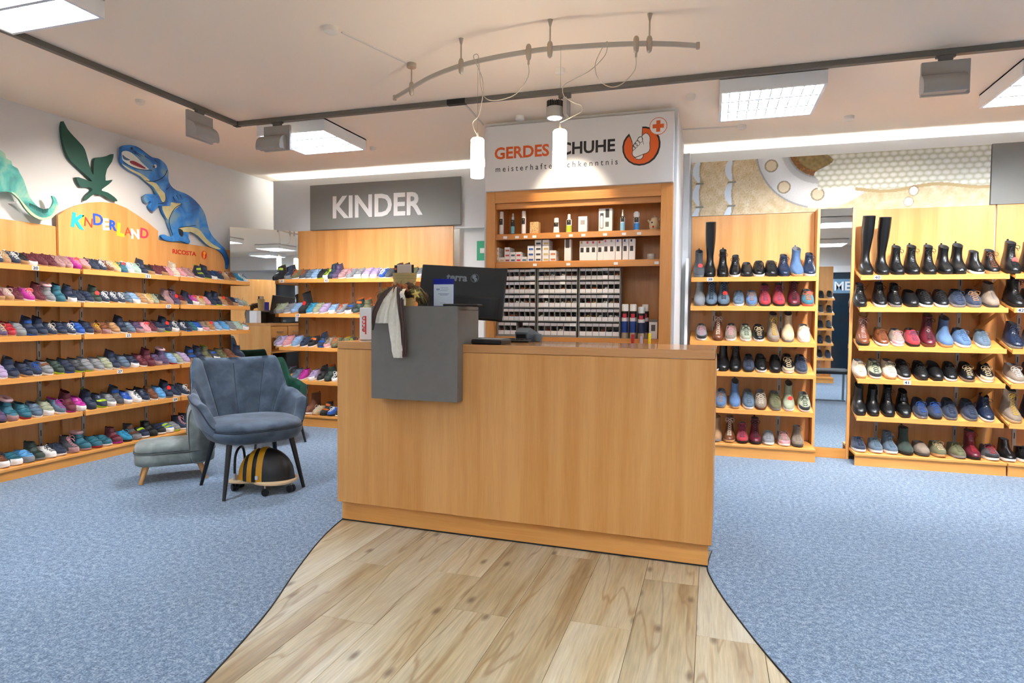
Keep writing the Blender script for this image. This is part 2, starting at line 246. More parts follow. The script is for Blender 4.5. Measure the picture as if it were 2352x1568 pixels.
POLY={"rex":[[4.249,2.609],[4.278,2.635],[4.337,2.657],[4.396,2.661],[4.447,2.652],[4.508,2.627],[4.571,2.604],[4.635,2.609],[4.69,2.594],[4.732,2.561],[4.751,2.503],[4.747,2.448],[4.773,2.39],[4.841,2.356],[4.941,2.347],[5.034,2.319],[5.118,2.268],[5.183,2.204],[5.215,2.133],[5.247,2.036],[5.314,1.959],[5.406,1.901],[5.471,1.855],[5.513,1.797],[5.53,1.728],[5.511,1.656],[5.487,1.658],[5.481,1.733],[5.44,1.799],[5.359,1.844],[5.245,1.866],[5.168,1.908],[5.092,1.957],[5.008,1.98],[4.989,1.961],[4.981,1.919],[5.001,1.889],[4.985,1.862],[4.934,1.869],[4.873,1.878],[4.794,1.861],[4.707,1.863],[4.669,1.878],[4.655,1.899],[4.689,1.915],[4.736,1.905],[4.775,1.906],[4.787,1.92],[4.776,1.958],[4.738,2.031],[4.734,2.062],[4.682,2.117],[4.669,2.161],[4.66,2.179],[4.632,2.17],[4.608,2.143],[4.571,2.11],[4.54,2.132],[4.529,2.16],[4.555,2.194],[4.532,2.199],[4.505,2.175],[4.476,2.204],[4.479,2.235],[4.511,2.259],[4.565,2.269],[4.615,2.269],[4.593,2.316],[4.566,2.342],[4.504,2.374],[4.443,2.406],[4.358,2.425],[4.283,2.452],[4.25,2.488],[4.244,2.522],[4.249,2.566]],"rex_b1":[[4.491,2.372],[4.54,2.38],[4.612,2.374],[4.649,2.335],[4.706,2.299],[4.713,2.23],[4.675,2.216],[4.647,2.257],[4.598,2.317],[4.566,2.342]],"rex_b2":[[4.674,2.176],[4.765,2.192],[4.772,2.229],[4.839,2.233],[4.899,2.235],[4.798,2.151],[4.749,2.08],[4.734,2.06],[4.694,2.111]],"rex_b3":[[4.865,1.997],[4.977,2.025],[5.083,2.027],[5.147,1.998],[5.212,1.938],[5.302,1.889],[5.406,1.855],[5.359,1.845],[5.245,1.866],[5.168,1.908],[5.092,1.957],[5.008,1.98],[4.925,1.969]],"rex_b4":[[4.255,2.474],[4.333,2.449],[4.443,2.429],[4.54,2.389],[4.491,2.373],[4.443,2.406],[4.358,2.425],[4.283,2.452]],"rex_mouth":[[4.257,2.575],[4.294,2.593],[4.344,2.593],[4.411,2.562],[4.48,2.511],[4.533,2.486],[4.47,2.47],[4.392,2.466],[4.317,2.481],[4.264,2.505],[4.256,2.539]],"rex_throat":[[4.33,2.512],[4.368,2.525],[4.411,2.518],[4.458,2.505],[4.501,2.485],[4.453,2.479],[4.393,2.483],[4.346,2.492]],"rex_tongue":[[4.259,2.553],[4.293,2.537],[4.339,2.524],[4.301,2.513],[4.268,2.519]],"rex_patch":[[4.858,1.991],[4.905,1.983],[4.917,1.944],[4.899,1.919],[4.869,1.938]],"rex_eye":[[4.601,2.531],[4.586,2.523],[4.355,2.63]],"rex_l1":[[4.904,2.236],[4.838,2.197],[4.793,2.15],[4.76,2.089],[4.75,2.041],[4.766,1.98],[4.791,1.92]],"rex_l2":[[4.865,2.0],[4.936,2.021],[5.009,2.037],[5.072,2.054]],"rex_l3":[[4.268,2.495],[4.333,2.472],[4.418,2.464],[4.506,2.474],[4.564,2.484]],"rex_l4":[[4.491,2.375],[4.567,2.383],[4.65,2.42],[4.707,2.47],[4.735,2.523]],"rex_l5":[[4.709,2.3],[4.713,2.246],[4.684,2.206],[4.628,2.192]],"rex_s0":[[4.378,2.613],[4.472,2.588]],"rex_s1":[[4.386,2.6],[4.455,2.576]],"rex_s2":[[4.598,2.584],[4.639,2.563]],"rex_s3":[[4.724,2.342],[4.763,2.376]],"rex_s4":[[4.8,2.285],[4.824,2.25]],"rex_s5":[[4.84,2.308],[4.869,2.266]],"rex_s6":[[4.88,2.32],[4.91,2.281]],"rex_s7":[[4.49,2.596],[4.543,2.579]],"tail":[[2.99,2.453],[3.091,2.406],[3.16,2.364],[3.232,2.332],[3.265,2.312],[3.272,2.282],[3.306,2.27],[3.313,2.24],[3.347,2.228],[3.362,2.199],[3.388,2.155],[3.411,2.086],[3.433,2.033],[3.465,1.993],[3.505,1.963],[3.551,1.958],[3.582,1.975],[3.604,2.013],[3.609,2.044],[3.599,2.074],[3.622,2.067],[3.643,2.024],[3.638,1.972],[3.602,1.91],[3.55,1.881],[3.495,1.878],[3.439,1.902],[3.392,1.948],[3.354,2.003],[3.301,2.041],[3.263,2.042],[3.225,2.033],[3.117,2.007],[2.98,2.004]],"tail_b":[[3.301,2.045],[3.324,2.042],[3.377,1.99],[3.423,1.941],[3.471,1.907],[3.521,1.894],[3.572,1.91],[3.607,1.945],[3.629,2.0],[3.639,2.01],[3.638,1.972],[3.602,1.91],[3.55,1.881],[3.495,1.878],[3.439,1.902],[3.392,1.948],[3.354,2.003]],"tail_s":[[3.43,1.987],[3.424,1.96],[3.438,1.985],[3.432,1.957],[3.447,1.983],[3.441,1.954],[3.455,1.98],[3.449,1.951],[3.463,1.978],[3.458,1.949],[3.471,1.976],[3.466,1.946],[3.479,1.973],[3.475,1.943],[3.487,1.971],[3.483,1.94],[3.495,1.969],[3.492,1.938],[3.503,1.966],[3.5,1.935],[3.512,1.964],[3.509,1.932],[3.52,1.961],[3.518,1.929],[3.528,1.959],[3.526,1.926],[3.537,1.962],[3.535,1.929],[3.545,1.965],[3.544,1.932],[3.554,1.968],[3.553,1.936],[3.562,1.971],[3.562,1.939]],"plant":[[3.748,2.691],[3.778,2.641],[3.831,2.594],[3.907,2.536],[3.934,2.485],[3.96,2.396],[3.991,2.323],[3.996,2.351],[4.004,2.438],[4.025,2.47],[4.078,2.488],[4.139,2.514],[4.185,2.541],[4.169,2.471],[4.119,2.394],[4.105,2.298],[4.172,2.318],[4.134,2.272],[4.073,2.221],[4.073,2.205],[4.121,2.201],[4.182,2.176],[4.215,2.148],[4.193,2.139],[4.132,2.15],[4.072,2.172],[4.043,2.163],[4.008,2.166],[3.972,2.143],[3.926,2.098],[3.911,2.1],[3.927,2.135],[3.962,2.173],[3.985,2.199],[3.957,2.213],[3.9,2.202],[3.873,2.214],[3.846,2.271],[3.901,2.272],[3.986,2.265],[3.903,2.325],[3.837,2.368],[3.784,2.417],[3.749,2.501],[3.733,2.608],[3.737,2.67]],"arch":[[3.673,1.938],[3.737,1.986],[3.828,2.039],[3.941,2.083],[4.058,2.109],[4.181,2.117],[4.286,2.097],[4.418,2.045],[4.518,1.997],[4.605,1.939]],"kl":[[3.834,1.912],[3.884,1.927],[3.932,1.915],[4.016,1.949],[4.084,1.92],[4.151,1.921],[4.225,1.892],[4.301,1.888],[4.373,1.875],[4.468,1.892]]}
# ---------------------------------------------------------------- room shell
ZC = 2.735; XL = -4.97; XR = 4.6; YF = -3.2; YB = 6.42
def carpet_mat():
    m = bpy.data.materials.new('carpet_blue'); m.use_nodes = True; nt = m.node_tree; N = nt.nodes.new; Lk = nt.links.new
    b = nt.nodes['Principled BSDF']; tc = N('ShaderNodeTexCoord')
    n1 = N('ShaderNodeTexNoise'); n1.inputs['Scale'].default_value = 150; n1.inputs['Detail'].default_value = 3
    n2 = N('ShaderNodeTexNoise'); n2.inputs['Scale'].default_value = 45; n2.inputs['Detail'].default_value = 3
    n3 = N('ShaderNodeTexNoise'); n3.inputs['Scale'].default_value = 1.6; n3.inputs['Detail'].default_value = 4
    for n in (n1,n2,n3): Lk(tc.outputs['Object'], n.inputs['Vector'])
    r = N('ShaderNodeValToRGB'); e = r.color_ramp.elements
    e[0].position = .36; e[0].color = lin('4A5968'); e[1].position = .64; e[1].color = lin('A2AEB9')
    e2 = e.new(.5); e2.color = lin('6E8195')
    a = N('ShaderNodeMix'); a.data_type = 'FLOAT'; a.inputs[0].default_value = .4; Lk(n1.outputs[0], a.inputs[2]); Lk(n2.outputs[0], a.inputs[3])
    Lk(a.outputs[0], r.inputs[0])
    h = N('ShaderNodeHueSaturation'); mr = N('ShaderNodeMapRange'); mr.inputs[1].default_value = .3; mr.inputs[2].default_value = .7
    mr.inputs[3].default_value = .92; mr.inputs[4].default_value = 1.06; Lk(n3.outputs[0], mr.inputs[0]); Lk(mr.outputs[0], h.inputs['Value'])
    Lk(r.outputs[0], h.inputs['Color']); Lk(h.outputs[0], b.inputs['Base Color'])
    b.inputs['Roughness'].default_value = 1; b.inputs['Specular IOR Level'].default_value = .1; b.inputs['Sheen Weight'].default_value = .2
    bp = N('ShaderNodeBump'); bp.inputs['Strength'].default_value = .6; bp.inputs['Distance'].default_value = .004
    Lk(n1.outputs[0], bp.inputs['Height']); Lk(bp.outputs[0], b.inputs['Normal'])
    return m
M_carpet = carpet_mat()
floor = B().box(XL-.1, XR+.1, YF-.1, YB+.1, -.12, -.0125).obj('floor', mat('screed','6F6A62',.9), None, kind='structure', label='blue carpet floor with a path of wood-look planks')
wl = [(-2.03,3.30),(-1.999,3.104),(-1.95,2.88),(-1.876,2.642),(-1.77,2.35),(-1.665,2.084),(-1.582,1.816),(-1.521,1.583),(-1.44,1.25),(-1.36,.8),(-1.3,.3),(-1.3,YF)]
wr = [(.03,3.30),(.009,3.081),(.027,2.95),(.056,2.827),(.098,2.677),(.186,2.407),(.272,2.179),(.39,1.9),(.55,1.5),(.72,.9),(.8,.3),(.8,YF)]
wl = catmull(wl,3,False); wr = catmull(wr,3,False)
dz = lambda p: (p[0],p[1],-.012)
up = lambda p: (p[0],p[1],0)
far = [(-2.03,3.62),(-2.03,YB),(XL,YB),(XL,YF)]
B().prism([(x,y) for x,y in wl[::-1]]+[(-2.03,3.62),(-2.03,YB),(XL,YB),(XL,YF)], dz, up).obj('carpet', M_carpet, floor)
B().prism([(x,y) for x,y in wr]+[(XR,YF),(XR,YB),(.03,YB),(.03,3.62)], dz, up).obj('carpet', M_carpet, floor)
B().prism([(-2.03,3.3),(.03,3.3),(.03,YB),(-2.03,YB)], dz, up).obj('carpet', M_carpet, floor)
B().tube([(x,y,-.001) for x,y in wl], .0035, 5).obj('carpet_edge', M_blackm, floor)
B().tube([(x,y,-.001) for x,y in wr], .0035, 5).obj('carpet_edge', M_blackm, floor)
def plank_mat(i):
    m = bpy.data.materials.new('oak_plank'); m.use_nodes = True; nt = m.node_tree; N = nt.nodes.new; Lk = nt.links.new
    b = nt.nodes['Principled BSDF']; tc = N('ShaderNodeTexCoord'); mp = N('ShaderNodeMapping')
    mp.inputs['Scale'].default_value = (1,.055,1); mp.inputs['Location'].default_value = (i*3.7,i*1.9,0)
    oi = N('ShaderNodeObjectInfo'); ad = N('ShaderNodeVectorMath'); ad.operation = 'MULTIPLY_ADD'
    cb = N('ShaderNodeCombineXYZ')
    for k in range(3): Lk(oi.outputs['Random'], cb.inputs[k])
    Lk(cb.outputs[0], ad.inputs[0]); ad.inputs[1].default_value = (13,17,5); Lk(tc.outputs['Object'], ad.inputs[2]); Lk(ad.outputs[0], mp.inputs[0])
    n1 = N('ShaderNodeTexNoise'); n1.inputs['Scale'].default_value = 8; n1.inputs['Detail'].default_value = 7; n1.inputs['Distortion'].default_value = .5
    n2 = N('ShaderNodeTexNoise'); n2.inputs['Scale'].default_value = 120; n2.inputs['Detail'].default_value = 4
    for n in (n1,n2): Lk(mp.outputs[0], n.inputs['Vector'])
    r = N('ShaderNodeValToRGB'); e = r.color_ramp.elements
    e[0].position = .28; e[0].color = lin('8A7450'); e[1].position = .70; e[1].color = lin('CBC0A6')
    x = e.new(.45); x.color = lin('B3A07C'); x = e.new(.37); x.color = lin('9F8560')
    Lk(n1.outputs[0], r.inputs[0])
    # knots
    mk = N('ShaderNodeMapping'); mk.inputs['Scale'].default_value = (1,.45,1); Lk(ad.outputs[0], mk.inputs[0])
    vo = N('ShaderNodeTexVoronoi'); vo.voronoi_dimensions = '2D'; vo.inputs['Scale'].default_value = 4.2; Lk(mk.outputs[0], vo.inputs['Vector'])
    kr = N('ShaderNodeMapRange'); kr.inputs[1].default_value = .02; kr.inputs[2].default_value = .085; kr.inputs[3].default_value = .8; kr.inputs[4].default_value = 0
    Lk(vo.outputs['Distance'], kr.inputs[0])
    mx = N('ShaderNodeMix'); mx.data_type = 'RGBA'; mx.inputs[7].default_value = lin('5C452C'); Lk(kr.outputs[0], mx.inputs[0]); Lk(r.outputs[0], mx.inputs[6])
    n4 = N('ShaderNodeTexNoise'); n4.inputs['Scale'].default_value = 5; n4.inputs['Detail'].default_value = 3; n4.inputs['Distortion'].default_value = .3
    mp4 = N('ShaderNodeMapping'); mp4.inputs['Scale'].default_value = (1,.10,1); mp4.inputs['Location'].default_value = (5,3,0); Lk(ad.outputs[0], mp4.inputs[0]); Lk(mp4.outputs[0], n4.inputs['Vector'])
    s4 = N('ShaderNodeMath'); s4.operation = 'SUBTRACT'; s4.inputs[1].default_value = .5; Lk(n4.outputs[0], s4.inputs[0])
    a4 = N('ShaderNodeMath'); a4.operation = 'ABSOLUTE'; Lk(s4.outputs[0], a4.inputs[0])
    k4 = N('ShaderNodeMapRange'); k4.inputs[1].default_value = .002; k4.inputs[2].default_value = .012; k4.inputs[3].default_value = .55; k4.inputs[4].default_value = 0; Lk(a4.outputs[0], k4.inputs[0])
    m4 = N('ShaderNodeMix'); m4.data_type = 'RGBA'; m4.inputs[7].default_value = lin('8A6A42'); Lk(k4.outputs[0], m4.inputs[0]); Lk(mx.outputs[2], m4.inputs[6]); mx = m4
    ov = N('ShaderNodeMix'); ov.data_type = 'RGBA'; ov.blend_type = 'OVERLAY'; ov.inputs[0].default_value = .18
    g = N('ShaderNodeMapRange'); g.inputs[1].default_value = .3; g.inputs[2].default_value = .7; Lk(n2.outputs[0], g.inputs[0])
    Lk(mx.outputs[2], ov.inputs[6]); Lk(g.outputs[0], ov.inputs[7])
    h = N('ShaderNodeHueSaturation'); h.inputs['Saturation'].default_value = 1.02
    rr = N('ShaderNodeMapRange'); rr.inputs[3].default_value = .86; rr.inputs[4].default_value = 1.1; Lk(oi.outputs['Random'], rr.inputs[0]); Lk(rr.outputs[0], h.inputs['Value'])
    Lk(ov.outputs[2], h.inputs['Color']); Lk(h.outputs[0], b.inputs['Base Color'])
    b.inputs['Roughness'].default_value = .36
    bp = N('ShaderNodeBump'); bp.inputs['Strength'].default_value = .15; bp.inputs['Distance'].default_value = .001; Lk(n2.outputs[0], bp.inputs['Height']); Lk(bp.outputs[0], b.inputs['Normal'])
    return m
M_plank = plank_mat(0)
# seams measured on the floor: columns 0.234 m wide, staggered joints
pw = .2345
joints = {0:[3.35,2.63],1:[3.4,2.07],2:[2.61],3:[2.09],4:[2.63],5:[2.31],6:[3.0],7:[2.36],8:[2.85],9:[2.40],10:[3.1],11:[2.2],12:[2.7],13:[2.5],14:[2.9]}
pm = {}
for c in range(14):
    x0 = -2.137+pw*(c) ; y = joints.get(c,[2.5])[-1]
    ys = [y+1.22*k for k in range(-6,3)]
    for k in range(len(ys)-1):
        a,b_ = ys[k], min(ys[k+1], 3.32)
        if b_-a < .02 or a > 3.3: continue
        a = max(a, YF)
        if b_ < -1.0: continue
        key = round(b_-a,3)
        if key not in pm: pm[key] = B().box(0,pw-.0015,0,b_-a-.0015,-.008,0,.0007).mesh('plank', M_plank)
        link('plank', pm[key], floor, (x0+.0, a, -.0025))
wallk = dict(kind='structure')
box('ceiling', XL-.1, XR+.1, YF-.1, YB+.1, ZC, ZC+.1, M_ceil, **wallk)
box('wall_left', XL-.12, XL, YF-.1, YB+.1, -.01, ZC, M_wall, **wallk)
box('wall_back', XL, XR, YB, YB+.12, -.01, ZC, M_wall, **wallk)
box('wall_right', XR, XR+.12, YF-.1, YB+.1, -.01, ZC, M_wall, **wallk)
wf = box('wall_front', XL, XR, YF-.12, YF, -.01, ZC, M_wall, **wallk)
box('wall_pillar', -1.784, -.262, 5.24, YB, 0, ZC, M_wall, **wallk)
pil = box('wall_pillar', -1.784, -1.75, 4.88, 5.24, 0, ZC, M_wall, **wallk)
box('wall_pillar', -.29, -.262, 4.88, 5.24, 0, ZC, M_wall, **wallk)
box('wall_pillar', -1.75, -.29, 4.88, 5.24, 2.19, ZC, M_wall, **wallk)
# partition wall with the first-aid sign, beside the KINDER unit
box('wall_partition', -2.52, -1.784, 6.14, 6.2, 0, 2.60, M_fascia, **wallk)
box('wall_partition', -4.74, -1.784, 6.02, 6.05, 2.07, 2.672, M_fascia, **wallk)
box('wall_partition', -2.20, -2.19, 6.01, 6.02, 2.55, 2.66, M_fascia, **wallk)
box('wall_partition', -.262, 3.6, 6.02, 6.05, 0, 2.672, M_fascia, **wallk)
box('wall_partition', 3.6, XR, 6.02, 6.05, 0, 2.672, M_fascia, **wallk)
box('trim_1', -.262, -.205, 5.93, 6.0, 0, 2.655, M_fascia, b=.004, **wallk)
box('trim_2', -.222, -.195, 5.80, 5.98, 0, 1.7, M_fascia, b=.002, **wallk)
# window, glazed door and soffit behind the camera (seen in the two mirrors)
w1 = box('window_1', XR-.03, XR, -2.7, -.7, .9, 2.12, mat('night_glass','0C1116',.08), **wallk)
B().box(-.03,.03,-1.05,1.05,0,.06).box(-.03,.03,-1.05,1.05,1.22,1.28).box(-.03,.03,-1.05,-.99,0,1.28).box(-.03,.03,.99,1.05,0,1.28).obj('window_frame', M_white, w1, loc=(0,0,-.03))
box('trim_3', XR-.5, XR, YF, YB-.45, 2.36, ZC, M_wall, **wallk)
d1 = empty('door_1', (2.75,YF+.02,0), kind='structure')
box('door_frame', 0,0,0,0,0,0, M_white) if False else None
B().box(-.62,.62,0,.06,0,2.2).obj('door_glass', mat('door_glass_dark','1B2A36',.06), d1)
B().box(-.72,-.58,-.01,.08,0,2.3,.004).box(.58,.72,-.01,.08,0,2.3,.004).box(-.72,.72,-.01,.08,2.16,2.3,.004).obj('door_frame', M_white, d1)
g_ = B().box(-.5,.5,.062,.07,1.72,2.02).obj('door_sign', mat('door_sign_blue','5B7C92',.5), d1)
text('lettering','MEN',.26, M_white, (2.75,YF+.095,1.86), RB, bold=.02).parent = d1
bpy.data.objects['lettering'].location = (0,.075,1.86)

# ---------------------------------------------------------------- lamps in the ceiling
M_louv = mat('louvre_aluminium','C4CCD4',.4)
def louvre_lamp(x, y, label, s=.64):
    t = empty('ceiling_lamp', (x,y,2.64), label=label, cat='ceiling lamp', group='square louvred ceiling lamps')
    h = s/2
    g = B(); w_ = .018
    g.box(-h,-h+w_,-h,h,0,.095).box(h-w_,h,-h,h,0,.095).box(-h+w_,h-w_,-h,-h+w_,0,.095).box(-h+w_,h-w_,h-w_,h,0,.095).box(-h,h,-h,h,.085,.095)
    g.obj('housing', M_white, t)
    B().box(-h+w_,h-w_,-h+w_,h-w_,.055,.06).obj('diffuser', M_lampglow, t)
    g = B()
    for k in (-1,1): g.box(-h+w_,h-w_, k*h/3-.010, k*h/3+.010, .003,.05)
    for k in range(-4,5): g.box(k*s/10-.0035,k*s/10+.0035,-h+w_,h-w_,.008,.05)
    g.obj('louvre', M_louv, t)
    return t
louvre_lamp(-3.275,4.685,'square louvred ceiling lamp beyond the left grey track spotlight')
louvre_lamp(.345,4.69,'square louvred ceiling lamp right of the shop name board')
louvre_lamp(-3.23,2.115,'square louvred ceiling lamp at the top left corner, over the track')
louvre_lamp(2.06,4.86,'square louvred ceiling lamp cut by the right edge of the photo')
for x,y,q in ((-3.23,-.6,'left, near the middle of the shop'),(.345,.6,'straight above the camera'),(.345,-1.9,'in the middle, near the door'),(3.3,2.1,'right of the camera'),(3.3,-.6,'right, over the potted plant'),(-.9,-2.4,'left of the door'),(2.2,-2.2,'added to brighten mirrors, in front of door'),(1.9,.75,'added to brighten mirrors, over the bench')):  # last two lamps are added to brighten the room shown in the mirrors
    louvre_lamp(x,y,'square louvred ceiling lamp behind the photo view, '+q)
# cove tubes behind the fascia boards
def cove(x0,x1,y,label):
    t = empty('cove_lamp', ((x0+x1)/2,y,2.6), label=label, cat='lamp')
    L = (x1-x0)/2
    B().tube([(-L,0,.03),(L,0,.03)], .013, 8).obj('tube', M_cove, t, smooth=True)
    B().box(-L,L,-.025,.025,-.02,.008).obj('batten', M_white, t)
cove(-4.7,-1.8,6.115,'fluorescent tube hidden behind the white board over the KINDER sign')
cove(-.22,3.5,6.115,'fluorescent tube hidden behind the white board over the leather photo')
# ---------------------------------------------------------------- shelving
TH = radians(17)
def rail_mesh(h):
    g = B(); g.box(-.013,.013,-.008,0,0,h)
    n = int(h/.1); g.m = 1
    for k in range(n): g.box(-.003,.003,-.0095,-.008,k*h/n+.03,k*h/n+.075)
    return g.mesh('upright_rail',[M_steel,M_slot])
RM = {}
def price_tag(parent, num, x, z, y=-.002):
    t = B().box(-.024,.024,-.0015,.0,-.016,.016).obj('number_card', M_card, parent, loc=(x,y,z))
    o = text('number', num, .030, M_ink, (0,-.0018,-.0012), RB, t, bold=.035, ext=.0003)
    o.scale = (1.25,1,1)
def shelf_unit(name_label, loc, rotz, w, fronts, depth, top, base, panelmat=None, rails=(), tags=(), arch=None, over=0, brackets=True, split=None, sgap=.012, lips=None, notop=False, x_off=0):
    """local frame: x along the unit 0..w, y=0 at the panel face, room towards -y, fronts: lip-top heights"""
    t = empty('shoe_display_unit', loc, (0,0,rotz), label=name_label, cat='shelf', group='beech shoe display units')
    B().box(0,w,0,.02,0,top,.0015).obj('back_panel', M_beV, t) if not arch else None
    if arch: B().prism(arch, lambda p:(p[0],-.022,p[1]), lambda p:(p[0],0,p[1])).obj('back_panel', M_beV, t)
    for i,z in enumerate(fronts):
        d = depth; L0 = -over if i < 3 else 0
        s = Vector((0,-d+.016,z-.012))
        yb = -.03; zb = s.z+(yb-s.y)*math.tan(TH)
        x0 = L0+sgap; x1 = w-sgap
        g = B(); th = .018
        vs = []
        for x in (x0,x1):
            vs += [(x,s.y,s.z),(x,yb,zb),(x,yb,zb-th),(x,s.y,s.z-th)]
        g.add(vs, [(0,1,2,3),(4,5,6,7),(0,1,5,4),(1,2,6,5),(2,3,7,6),(3,0,4,7)])
        sh = g.obj('shelf', M_beX, t)
        lp = B().box(x0,x1,-d,-d+.015,z-.039,z,.0015).obj('front_lip', M_beX, sh)
        if brackets:
            for x in (w*.12,w*.88):
                B().prism([(s.y+.08,s.z+.08*math.tan(TH)-th),(-.005,zb-th),(-.005,zb-.16)], lambda p,x=x:(x-.006,p[0],p[1]), lambda p,x=x:(x+.006,p[0],p[1])).obj('bracket', M_beX, sh)
    B().box(0,w,-depth-.045,0,base-.02,base,.002).obj('base_board', M_beX, t)
    B().box(0,w,-depth-.035,-depth-.017,.0,base-.02).obj('plinth', M_beX, t)
    for x in rails:
        h = fronts[0]-base
        if h not in RM: RM[h] = rail_mesh(h)
        link('upright_rail', RM[h], t, (x,-.0 if not arch else -.022,base))
    for num,x,row in tags:
        z = (fronts+[base])[row]
        price_tag(t, num, x, z-.019, -depth-.001)
    return t
LF = [1.514,1.256,1.004,.707,.402]; KF = [1.546,1.183,.828,.474]; RF = [1.529,1.274,.963,.699,.396]; AF = [1.525,1.278,.98,.719,.402]
R90 = pi/2
# left wall: local x -> world +y, local -y -> world +x ; panel face at x = -4.94
XP = -4.94
shelf_unit('tall beech shoe shelf at the left edge of the photo, shelf card 20', (XP,2.72,0), R90, .96, LF, .26, 1.853, .085, rails=(.3,.80), tags=[('20',.606,0)])
arch = [(0,0),(.95,0)]+[(a-3.68,b) for a,b in POLY['arch'][::-1]]
arch[1] = (.94,0); arch[2] = (.94,arch[2][1]); arch[-1] = (0,1.938)
shelf_unit('beech shoe shelf with arched top and coloured KINDERLAND letters', (XP,3.68,0), R90, .95, LF, .26, 1.94, .085, arch=arch, rails=(.172,.777), tags=[('21',.605,0),('23',.818,1),('25',.402,2),('27',.315,3),('29',.877,4)])
shelf_unit('beech shoe shelf with RICOSTA lettering beside the corner mirror', (XP,4.63,0), R90, .94, LF, .26, 1.858, .085, rails=(.162,.775), tags=[])
def foot(parent, m1, m2, loc, s):
    pass
rc = B(); rc.rings([[(cos(a*2*pi/28)*.036*k,-.001,sin(a*2*pi/28)*.043*k) for a in range(28)] for k in (1,)]+[[(cos(a*2*pi/28)*.036,.0,sin(a*2*pi/28)*.043) for a in range(28)]])
u3 = bpy.data.objects['shoe_display_unit.002']
em = link('emblem', rc.mesh('emblem', M_red), u3, (.567,-.002,1.771))
B().prism(catmull([(.004,.036),(.016,.03),(.018,.012),(.006,.002),(.008,-.014),(.0,-.034),(-.012,-.036),(-.014,-.012),(-.010,.004),(-.016,.02),(-.006,.034)],3), lambda p:(p[0],-.0025,p[1]), lambda p:(p[0],-.0012,p[1])).obj('emblem_mark', mat('emblem_yellow','F2B01E',.5), em)
text('lettering','RICOSTA',.058, M_red, (.314,-.002,1.768), RB, u3, bold=.022, ext=.0006, sx=1.22)
cols = ['19D4E6','F8DC2A','D23426','1D4FC4','F7F2EA','1D55D0','FBE22A','D8452C','FAF6EE','E23A5E']
HS = [.125,.085,.088,.105,.105,.09,.115,.085,.092,.1]; RT = [9,7,5,-2,-6,4,5,-4,-3,4]
u2 = bpy.data.objects['shoe_display_unit.001']
for i,ch in enumerate('KINDERLAND'):
    py,pz = POLY['kl'][i]
    o = text('letter', ch, HS[i]*1.25, mat('letter_'+cols[i], cols[i], .5), (py-3.68,-.024,pz), (pi/2,radians(RT[i]),0), u2, bold=[.045,.04,-.005,.02,.04,.035,.05,0,.045,.02][i], ext=.0015)
    o['label'] = ['cyan','yellow','red','blue','white','blue','yellow','red','white','pink-red'][i]+' letter '+ch
# KINDER unit
shelf_unit('beech shoe shelf under the KINDER sign', (-4.404,6.0,0), 0, 1.87, KF, .34, 2.098, .113, rails=(.118,.703,1.032,1.6), tags=[('31',.05,0),('32',.596,0),('33',.244,1)], sgap=.004)
# units 38, 40, 42
shelf_unit('beech women\'s shoe shelf with card 38, left of the tall mirror', (-.18,6.0,0), 0, 1.02, AF, .34, 2.096, .108, rails=(.206,.769), tags=[('38',.169,0)])
t40 = shelf_unit('beech shoe shelf with cards 40 and 41, right of the tall mirror', (1.13,6.0,0), 0, 1.026, RF, .34, 2.102, .10, rails=(.229,.802), tags=[('40',.128,0),('41',.361,3)])
shelf_unit('beech shoe shelf with card 42 cut by the right photo edge', (2.168,6.0,0), 0, 1.0, RF, .34, 2.104, .10, rails=(.174,.77), tags=[('42',.053,1)])
pc = B().tube([(0,0,0),(0,0,1.38)], .055, 20).obj('round_post', M_beV, t40, loc=(.99,-.045,.10), smooth=True)
for z in RF[:4]:
    B().add([(.985,-.23,z-.03),(.99,-.2,z-.03),(.90,-.01,z-.17),(.895,-.03,z-.17),(.985,-.23,z-.06),(.99,-.2,z-.06),(.90,-.01,z-.21),(.895,-.03,z-.21)],[(0,1,2,3),(4,5,6,7),(0,1,5,4),(1,2,6,5),(2,3,7,6),(3,0,4,7)]).obj('strut', M_beX, t40)
    T42 = bpy.data.objects['shoe_display_unit.006']
    B().add([(1.03,-.23,z-.03),(1.04,-.2,z-.03),(1.13,-.01,z-.17),(1.12,-.03,z-.17),(1.03,-.23,z-.06),(1.04,-.2,z-.06),(1.13,-.01,z-.21),(1.12,-.03,z-.21)],[(0,1,2,3),(4,5,6,7),(0,1,5,4),(1,2,6,5),(2,3,7,6),(3,0,4,7)]).obj('strut', M_beX, T42, loc=(-1.038,0,0))
# tall mirror unit
t = empty('mirror_cabinet', (.986,5.93,0), label='tall narrow mirror in beech frame between shelves 38 and 40', cat='mirror')
B().box(-.144,-.122,-.074,.09,0,2.106,.001).obj('side_board', M_beV, t); B().box(.122,.144,-.074,.09,0,2.106,.001).obj('side_board', M_beV, t)
B().box(-.122,.122,-.066,-.05,0,.084).obj('base_board', M_beX, t)
B().box(-.122,.122,-.06,-.052,.086,2.10).obj('mirror_glass', M_mirror, t)
# corner mirror at 45 degrees
t = empty('corner_mirror', ((-4.83-4.346)/2,(5.44+5.924)/2,0), (0,0,radians(45)), label='large frameless mirror set across the corner by the children\'s shoes', cat='mirror')
B().box(-.342,.342,0,.006,.02,2.085).obj('mirror_glass', M_mirror, t); B().box(-.342,.342,.006,.02,0,2.085).obj('backing_board', M_white, t)
box('trim_4', -4.97,-4.83,5.57,5.60,0,2.085, M_fascia, kind='structure')

